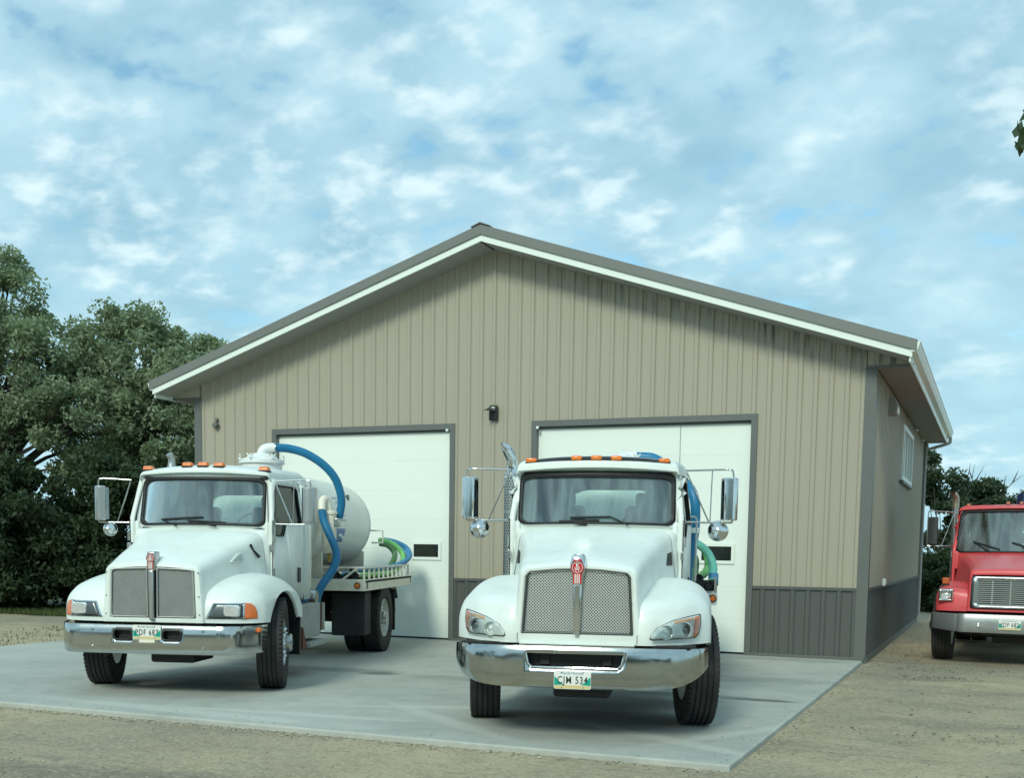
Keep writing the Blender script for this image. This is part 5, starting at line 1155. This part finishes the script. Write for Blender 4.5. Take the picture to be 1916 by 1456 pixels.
# ------------------------------------------------------------------ red truck
TD = tag(empty('red_truck', (8.079, .747, GZ+.008), R(-3.5)), 'faded red truck with slotted chrome grille parked beside the garage', 'truck')
PD = dict(paint=RED,
    hood=[(.04,.575,.60,1.425,.80,.05,.015,0),(.12,.59,.615,1.45,.80,.07,.02,0),(.5,.62,.66,1.515,.84,.09,.02,0),(1.0,.72,.79,1.60,.9,.10,.02,0),(1.35,.82,.92,1.655,.95,.10,.02,0),(1.50,.87,.965,1.675,.95,.10,.02,0)],
    cowlrows=[(1.505,.86,.955,1.672,.95,.10,.02),(1.56,.88,.94,1.68,1.0,.08,.02),(1.75,.90,.93,1.69,1.0,.06,.02)],
    gopen=(.55,.555,1.345,.006), gz0=.838,
    fender=dict(yc=.857, zb=.79, zsh=1.13, rake=.10, xo=1.07, ra=.57, prof=[(.45,.04,1.16),(.62,.05,1.205),(.84,.06,1.225),(.97,.10,1.215),(1.04,.16,1.17),(1.065,.27,1.10)]),
    wsb=(.945,1.55,1.685), wst=(.90,1.82,2.375), bulge=.085, apw=.05, sealv=.03, sealtop=.03,
    roof=[(1.70,.92,.93,2.40,2.37,.02,.008,1.0),(1.72,.93,.94,2.44,2.36,.04,.01,1.0),(1.85,.94,.95,2.465,2.35,.06,.015,.95),(2.2,.95,.96,2.475,2.34,.08,.02,.5),(2.8,.96,.97,2.475,2.34,.08,.02,.1),(3.05,.95,.96,2.46,2.34,.08,.02,0),(3.12,.93,.95,2.40,2.34,.05,.02,0)],
    door=(1.52,2.85), cabrear=3.10, zfloor=.90, zbelt=1.70, ztop=2.36, xcab=(.985,1.0), tumble=.07, slant=.33, dash=1.58,
    win=[(1.66,1.72),(2.75,1.72),(2.75,2.26),(2.71,2.30),(1.93,2.30)], handle=(2.7,1.45), rwin=(.62,.24,2.02),
    wipers=[((-.42,.0),(-.72,.26),(-.28,.07)), ((.30,.0),(-.10,.24),(.32,.06))], len=7.4, rax=5.2, steer=0.0, rimr=DULLCHROME)
oD = conventional(TD, PD)
yg = .014
gp = resample(rrect(.548, .240, .04, 5, 0, 1.085), 100); gi = resample(rrect(.44, .190, .01, 5, 0, 1.085), 100)
MB().ring([(x, yg-.014, z) for x, z in gp], [(x, yg-.008, z) for x, z in gi]).build('grille_frame', DULLCHROME, TD, solid=.02)
GB = mat('grille_bar_bright', (.62,.65,.64), .3, .85, var=.1)
for k in range(13):
    z = .905+k*.030; MB().bb(-.445, .445, yg-.012, yg+.012, z-.008, z+.006).build('grille_slat', GB, TD, smooth=0)
for x in (-.25, 0, .25): MB().bb(x-.008, x+.008, yg-.014, yg+.010, .893, 1.277).build('grille_post', GB, TD)
for s in (-1, 1):
    for xx in (.25, .50): 
        for zz in (.868, 1.302): MB().bb(s*xx-.02, s*xx+.02, yg-.019, yg-.013, zz-.006, zz+.006).build('grille_screw', BLACK, TD)
    b = oD['fender', s]; c = hit(b, s*.90, 1.03)
    fr = MB().ring([(s*.90+x, c.y-.03, 1.03+z) for x, z in resample(rrect(.108,.095,.012), 40)], [(s*.90+x, c.y-.024, 1.03+z) for x, z in resample(rrect(.083,.072,.01), 40)]); hl = fr.build('headlight', CHROME, TD, solid=.05)
    MB().prism([(s*.90+x, 1.03+z) for x, z in rrect(.084,.073,.01)], 'y', c.y-.018, c.y+.02).build('sealed_beam', MATS['fluted_lens'], hl, bevel=.006)
    MB().lathe([(0,-.028),(.03,-.025),(.045,-.015)], (s*.90, c.y, 1.03), 'y', 16).build('bulb', LAMP, hl)
    h = b.ray_cast(Vector((s*.95, .45, 3)), Vector((0,0,-1)))[0]
    MB().bb(s*.95-.05, s*.95+.05, .40, .50, h.z+.015, h.z+.115).build('fender_marker', mat('dull_orange_lens', (.50,.12,.03), .35), TD, bevel=.012); MB().bb(s*.95-.055, s*.95+.055, .395, .505, h.z-.02, h.z+.014).build('marker_base', BLACK, TD)
    MB().bb(s*.47, s*.35, -.118, -.10, .54, .645).build('tow_pocket', BLACK, TD, bevel=.004)
    MB().tube([(s*.41, -.125, .63), (s*.41, -.14, .58), (s*.40, -.125, .555)], .010, 6).build('tow_hook', DULLCHROME, TD)
BM = mat('silver_bumper_paint', (.40,.42,.42), .38, .55, var=.1, dirt=(.2,.19,.17), dirt_amt=.4)
BM2 = mat('grey_bumper_end', (.13,.135,.14), .55, var=.1)
bumper(TD, lambda x: -.11+.0*x, lambda x: .760, lambda x: .487, list(np.linspace(-.70, .70, 15)), [0,.1,.3,.6,.9,1], lambda *a: False, BM)
for s in (-1, 1): bumper(TD, lambda x: -.108+.30*max(0, (abs(x)-.70)/.41)**1.6, lambda x: .757, lambda x: .490+.03*max(0, (abs(x)-.70)/.41), [s*v for v in (np.linspace(.705, 1.115, 9) if s > 0 else np.linspace(1.115, .705, 9))], [0,.1,.3,.6,.9,1], lambda *a: False, BM2, name='bumper_end')
plate(TD, 'PDF 682', (.02, -.145, .620))
marker(TD, oD['roof_bvh'], (-.80,-.20,0.0,.20,.80), mat('dull_orange_lens', (.50,.12,.03), .35), (.028,.05,.05), lambda x: 1.86+.085*(x/.94)**2)
for s in (-1, 1): mirror(TD, s, dict(x=1.375, y=1.50, z0=1.80, z1=2.25, xa=.985, ya=1.62, zt=2.33, w=.17, d=.08, **{'in': .07}, toe=R(18), mat=mat('dark_mirror_back', (.10,.11,.11), .3, .6), post=False), spot=False)
MB().lathe([(0,.9),(.05,.9),(.05,2.48),(0,2.48)], (-1.13,3.25,0), 'z', 16).build('exhaust_pipe', ALU, TD)
MB().tube(cr([(-1.13,3.25,2.46),(-1.13,3.25,2.58),(-1.14,3.23,2.66),(-1.18,3.18,2.72)], 10), .062, 14, False).build('exhaust_stack', mat('stained_stack', (.45,.40,.30), .35, .9, var=.2), TD)
MB().tube([(-1.08,3.22,2.30),(-.95,3.12,2.34)], .02, 8).build('exhaust_clamp', DULLCHROME, TD)
MB().lathe([(0,2.47),(.13,2.47),(.13,2.62),(.11,2.66),(0,2.665)], (.02,2.45,0), 'z', 24).build('beacon', mat('blue_beacon', (.01,.03,.09), .15, coat=.6), TD)
MB().bb(-1.1, 1.1, 3.3, 7.4, .90, .96).build('deck', DARK, TD); 
for s in (-1, 1): MB().bb(s*.62, s*.9, 1.9, 2.9, .42, .86).build('fuel_tank', ALU, TD, bevel=.04)

# ------------------------------------------------------------------ trees and shrubs
BARK = mat('bark', (.055,.045,.035), .9, var=.35, vscale=8, bump=.5, bscale=18)
def leaves(name, clumps, size, m, parent, seed, aspect=2.0, pointy=False):
    """clumps: (centre, radius xyz, number). Leaf-sized faces through each clump's volume, denser near its skin"""
    r = np.random.default_rng(seed); C = []; 
    for c, rad, n in clumps:
        d = r.normal(size=(n, 3)); d /= np.linalg.norm(d, axis=1)[:, None]; q = r.random(n)**.45
        C.append(np.array(c)+d*q[:, None]*np.array(rad))
    C = np.concatenate(C); n = len(C); s = size*r.uniform(.6, 1.35, n)
    a = r.normal(size=(n, 3)); a[:, 2] -= .35; a /= np.linalg.norm(a, axis=1)[:, None]
    b = r.normal(size=(n, 3)); b -= a*(a*b).sum(1)[:, None]; b /= np.linalg.norm(b, axis=1)[:, None]
    L, Wd = a*(s*aspect/2)[:, None], b*(s/2)[:, None]
    nn = np.cross(a, b)*(s*.18)[:, None]
    V = np.stack([C-L, C+Wd-L*.1+nn, C+L, C-Wd-L*.1+nn], 1).reshape(-1, 3)
    me = bpy.data.meshes.new(name); me.vertices.add(4*n); me.vertices.foreach_set('co', V.ravel())
    me.loops.add(4*n); me.loops.foreach_set('vertex_index', np.arange(4*n)); me.polygons.add(n); me.polygons.foreach_set('loop_start', np.arange(0, 4*n, 4)); me.polygons.foreach_set('loop_total', np.full(n, 4))
    me.update(); me.validate(); return link(name, me, m, parent)
def tree(name, label, base, trunk_h, crown, nclump, crad, per, size, m, seed, cat='tree', group=None, extra=(), tr=.2, twigs=()):
    """crown: list of ellipsoids (offset, radii); clumps sit in their outer shell"""
    r = random.Random(seed); e = tag(empty(name, base), label, cat, group); cl = []; tot = sum(a[1][0]*a[1][2] for a in crown)
    tb = MB(); top = Vector((0, 0, trunk_h)); tb.tube([(0,0,-.1), (.04,.03,trunk_h*.4), tuple(top)], [tr*1.25, tr*.95, tr*.7], 10)
    for off, rad in crown:
        k = max(3, int(nclump*rad[0]*rad[2]/tot))
        for i in range(k):
            d = Vector((r.gauss(0,1), r.gauss(0,1), r.gauss(0,1))).normalized(); q = r.uniform(.45, 1.0)**.6
            c = Vector((off[0]+d.x*rad[0]*q, off[1]+d.y*rad[1]*q, off[2]+d.z*rad[2]*q)); sc = r.uniform(.65, 1.35)*crad
            cl.append((tuple(c), (sc, sc, sc*.75), int(per*r.uniform(.6, 1.3))))
            if i % 5 == 0: 
                m_ = top.lerp(c, .5)+Vector((0,0,-.15)); tb.tube([tuple(top-Vector((0,0,trunk_h*r.uniform(0,.35)))), tuple(m_), tuple(c)], [tr*.38, tr*.2, tr*.06], 5, False)
    for c, rad, n in extra: cl.append((c, rad, n)); tb.tube([tuple(top), tuple(top.lerp(Vector(c), .5)+Vector((0,0,.2))), c], [tr*.35, tr*.18, tr*.05], 5, False)
    for tw in twigs: tb.tube(tw, [.022]+[.013]*(len(tw)-2)+[.004], 4, False)
    tb.build('trunk', BARK, e); leaves('crown', cl, size, m, e, seed)
    return e
OLIVE = leafmat('willow_leaf', (.17,.235,.140), (.44,.53,.335), .5)
DKGREEN = leafmat('hedge_leaf', (.020,.040,.020), (.060,.095,.045), .25)
SPRUCE = leafmat('background_leaf', (.020,.042,.026), (.070,.105,.060), .3)
MAPLE = leafmat('maple_leaf', (.030,.060,.035), (.085,.135,.070), .35)
# frame of the view direction, to lay the hedge out parallel to the yard's far side
rx, ry, fx, fy = .921, .3896, -.3896, .921
def at(o, a, b): return (o[0]+rx*a+fx*b, o[1]+ry*a+fy*b, GZ)
O1 = (-15.3, 6.6)
tree('willow_tree', 'tall grey-green leafy tree at the left edge, the highest of all', at(O1, -3.0, .5), 3.6, [((0,0,7.0),(2.4,2.2,2.7)),((1.6,.5,6.1),(1.7,1.8,1.9)),((-2.4,0,7.5),(2.4,2.2,2.9)),((.4,-.4,4.9),(2.2,1.8,1.0)),((3.0,.6,5.0),(1.7,1.5,1.6))], 330, .44, 230, .070, OLIVE, 21, group='trees left of the garage', tr=.26)
tree('willow_tree', 'lower grey-green leafy tree whose crown meets the garage roof', at(O1, 2.0, 1.0), 3.0, [((-.9,0,6.6),(1.7,1.6,1.75)),((.9,.3,6.1),(1.8,1.6,1.35)),((2.3,.8,5.6),(1.5,1.5,1.3)),((.2,-.2,4.6),(2.3,1.7,.95)),((-2.5,.3,5.5),(1.7,1.5,1.7))], 300, .42, 230, .068, OLIVE, 22, group='trees left of the garage', tr=.2)
O2 = (-12.6, 3.6)
for k, (a, b, h, w, lab) in enumerate(((-4.2,-.6,3.3,1.9,'dark green hedge shrub at the far left edge of the photo'),(-1.5,-.3,3.55,1.9,'dark green hedge shrub in the middle of the hedge, left of the older truck\'s mirror'),(1.1,.2,3.75,1.8,'dark green hedge shrub directly behind the older truck\'s mirror'),(-.2,1.9,4.3,1.9,'taller dark green shrub standing behind the hedge, under the big tree'),(3.5,.8,3.2,1.7,'dark green hedge shrub nearest the garage\'s left corner'))):
    tree('hedge_shrub', lab, at(O2, a, b), .8, [((0,0,h*.45),(w*.85,1.2,h*.42)),((.3,-.2,h*.70),(w*.6,1.0,h*.27)),((-.5,-.3,h*.25),(w*.8,1.1,h*.24))], 105, .42, 360, .072, DKGREEN, 31+k, 'shrub', 'hedge shrubs left of the garage', tr=.09)
tree('background_tree', 'dark leafy tree rising just behind the garage\'s rear right corner', (6.35,19.2,GZ), 1.4, [((0,0,2.4),(1.1,1.1,1.8)),((-.35,0,3.7),(.65,.7,.9)),((.5,0,1.3),(1.2,1.0,1.0))], 70, .32, 210, .075, SPRUCE, 41, group='trees behind the red truck', tr=.1)
tree('background_tree', 'dark bushy tree with two bare twigs above the red truck\'s exhaust', (7.35,22.2,GZ), 1.2, [((0,0,2.3),(1.1,1.1,1.5)),((.1,0,3.3),(.55,.6,.65)),((.7,.2,2.9),(.6,.6,.7))], 70, .30, 210, .075, SPRUCE, 42, group='trees behind the red truck', tr=.1,
     twigs=[[(-.1,0,2.2),(-.22,0,3.5),(-.35,0,4.1),(-.30,0,4.55)],[(-.30,0,3.9),(-.15,0,4.2),(.0,0,4.5)],[(-.35,0,4.1),(-.45,0,4.35),(-.42,0,4.6)],[(-.22,0,3.6),(-.02,0,3.95),(.05,0,4.25)],[(.4,0,2.4),(.55,0,3.6),(.85,0,3.95),(1.15,0,4.2)],[(.6,0,3.65),(.62,0,4.0),(.66,0,4.2)],[(.85,0,3.95),(.95,0,4.2),(1.0,0,4.35)]])
tree('background_tree', 'smaller dark tree behind the red truck\'s cab roof', (8.75,24.2,GZ), 1.2, [((0,0,2.2),(1.2,1.1,1.3)),((-.25,0,3.2),(.35,.4,.6)),((.45,0,3.25),(.35,.4,.7))], 55, .30, 200, .075, SPRUCE, 43, group='trees behind the red truck', tr=.1)
tree('background_tree', 'dark tree farthest right behind the red truck', (11.2,25.0,GZ), 1.2, [((0,0,2.2),(1.5,1.3,1.5)),((.3,0,3.3),(.7,.7,.7))], 60, .34, 200, .10, SPRUCE, 44, group='trees behind the red truck', tr=.1)
tree('hedge_shrub', 'dark low shrub filling the gap between the garage and the red truck', (7.1,17.2,GZ), .5, [((0,0,1.1),(1.1,.9,1.0)),((.9,.4,1.0),(1.0,.9,.9)),((.2,-.2,.4),(1.3,.9,.4)),((-.8,.3,.9),(.8,.8,.9))], 95, .33, 240, .075, DKGREEN, 45, 'shrub', tr=.07)
# maple just outside the frame on the right, one spray of leaves reaching in
mb_ = (11.6, -1.2, GZ)
def rel(p): return (p[0]-mb_[0], p[1]-mb_[1], p[2]-mb_[2])
tree('maple_tree', 'dark maple leaf spray hanging in at the upper right edge', mb_, 4.2, [((.2,.3,7.0),(2.0,2.0,2.2)),((1.4,.6,6.4),(1.8,1.8,1.8))], 60, .55, 230, .105, MAPLE, 51, tr=.2,
     extra=[(rel((7.98,-2.95,6.34)),(.23,.23,.20),34),(rel((8.03,-2.91,6.62)),(.14,.14,.11),12),(rel((8.35,-2.75,6.45)),(.34,.34,.32),50),(rel((8.8,-2.5,6.6)),(.5,.5,.4),90),(rel((9.4,-2.2,6.7)),(.5,.5,.45),90)])
# wood behind the camera, seen only in chrome and glass
r_ = random.Random(9); cl = []
for k in range(160):
    x = r_.uniform(-60, 70); h = r_.uniform(3, 8) ; cl.append(((x, -46+r_.uniform(-4, 4), h*r_.uniform(.1, 1)), (2.4, 2.0, 1.8), 90))
wood = leaves('woodland', cl, .5, DKGREEN, None, 61); tag(wood, 'dark line of woodland behind the viewer, mirrored in the chrome', 'woodland', kind='stuff')
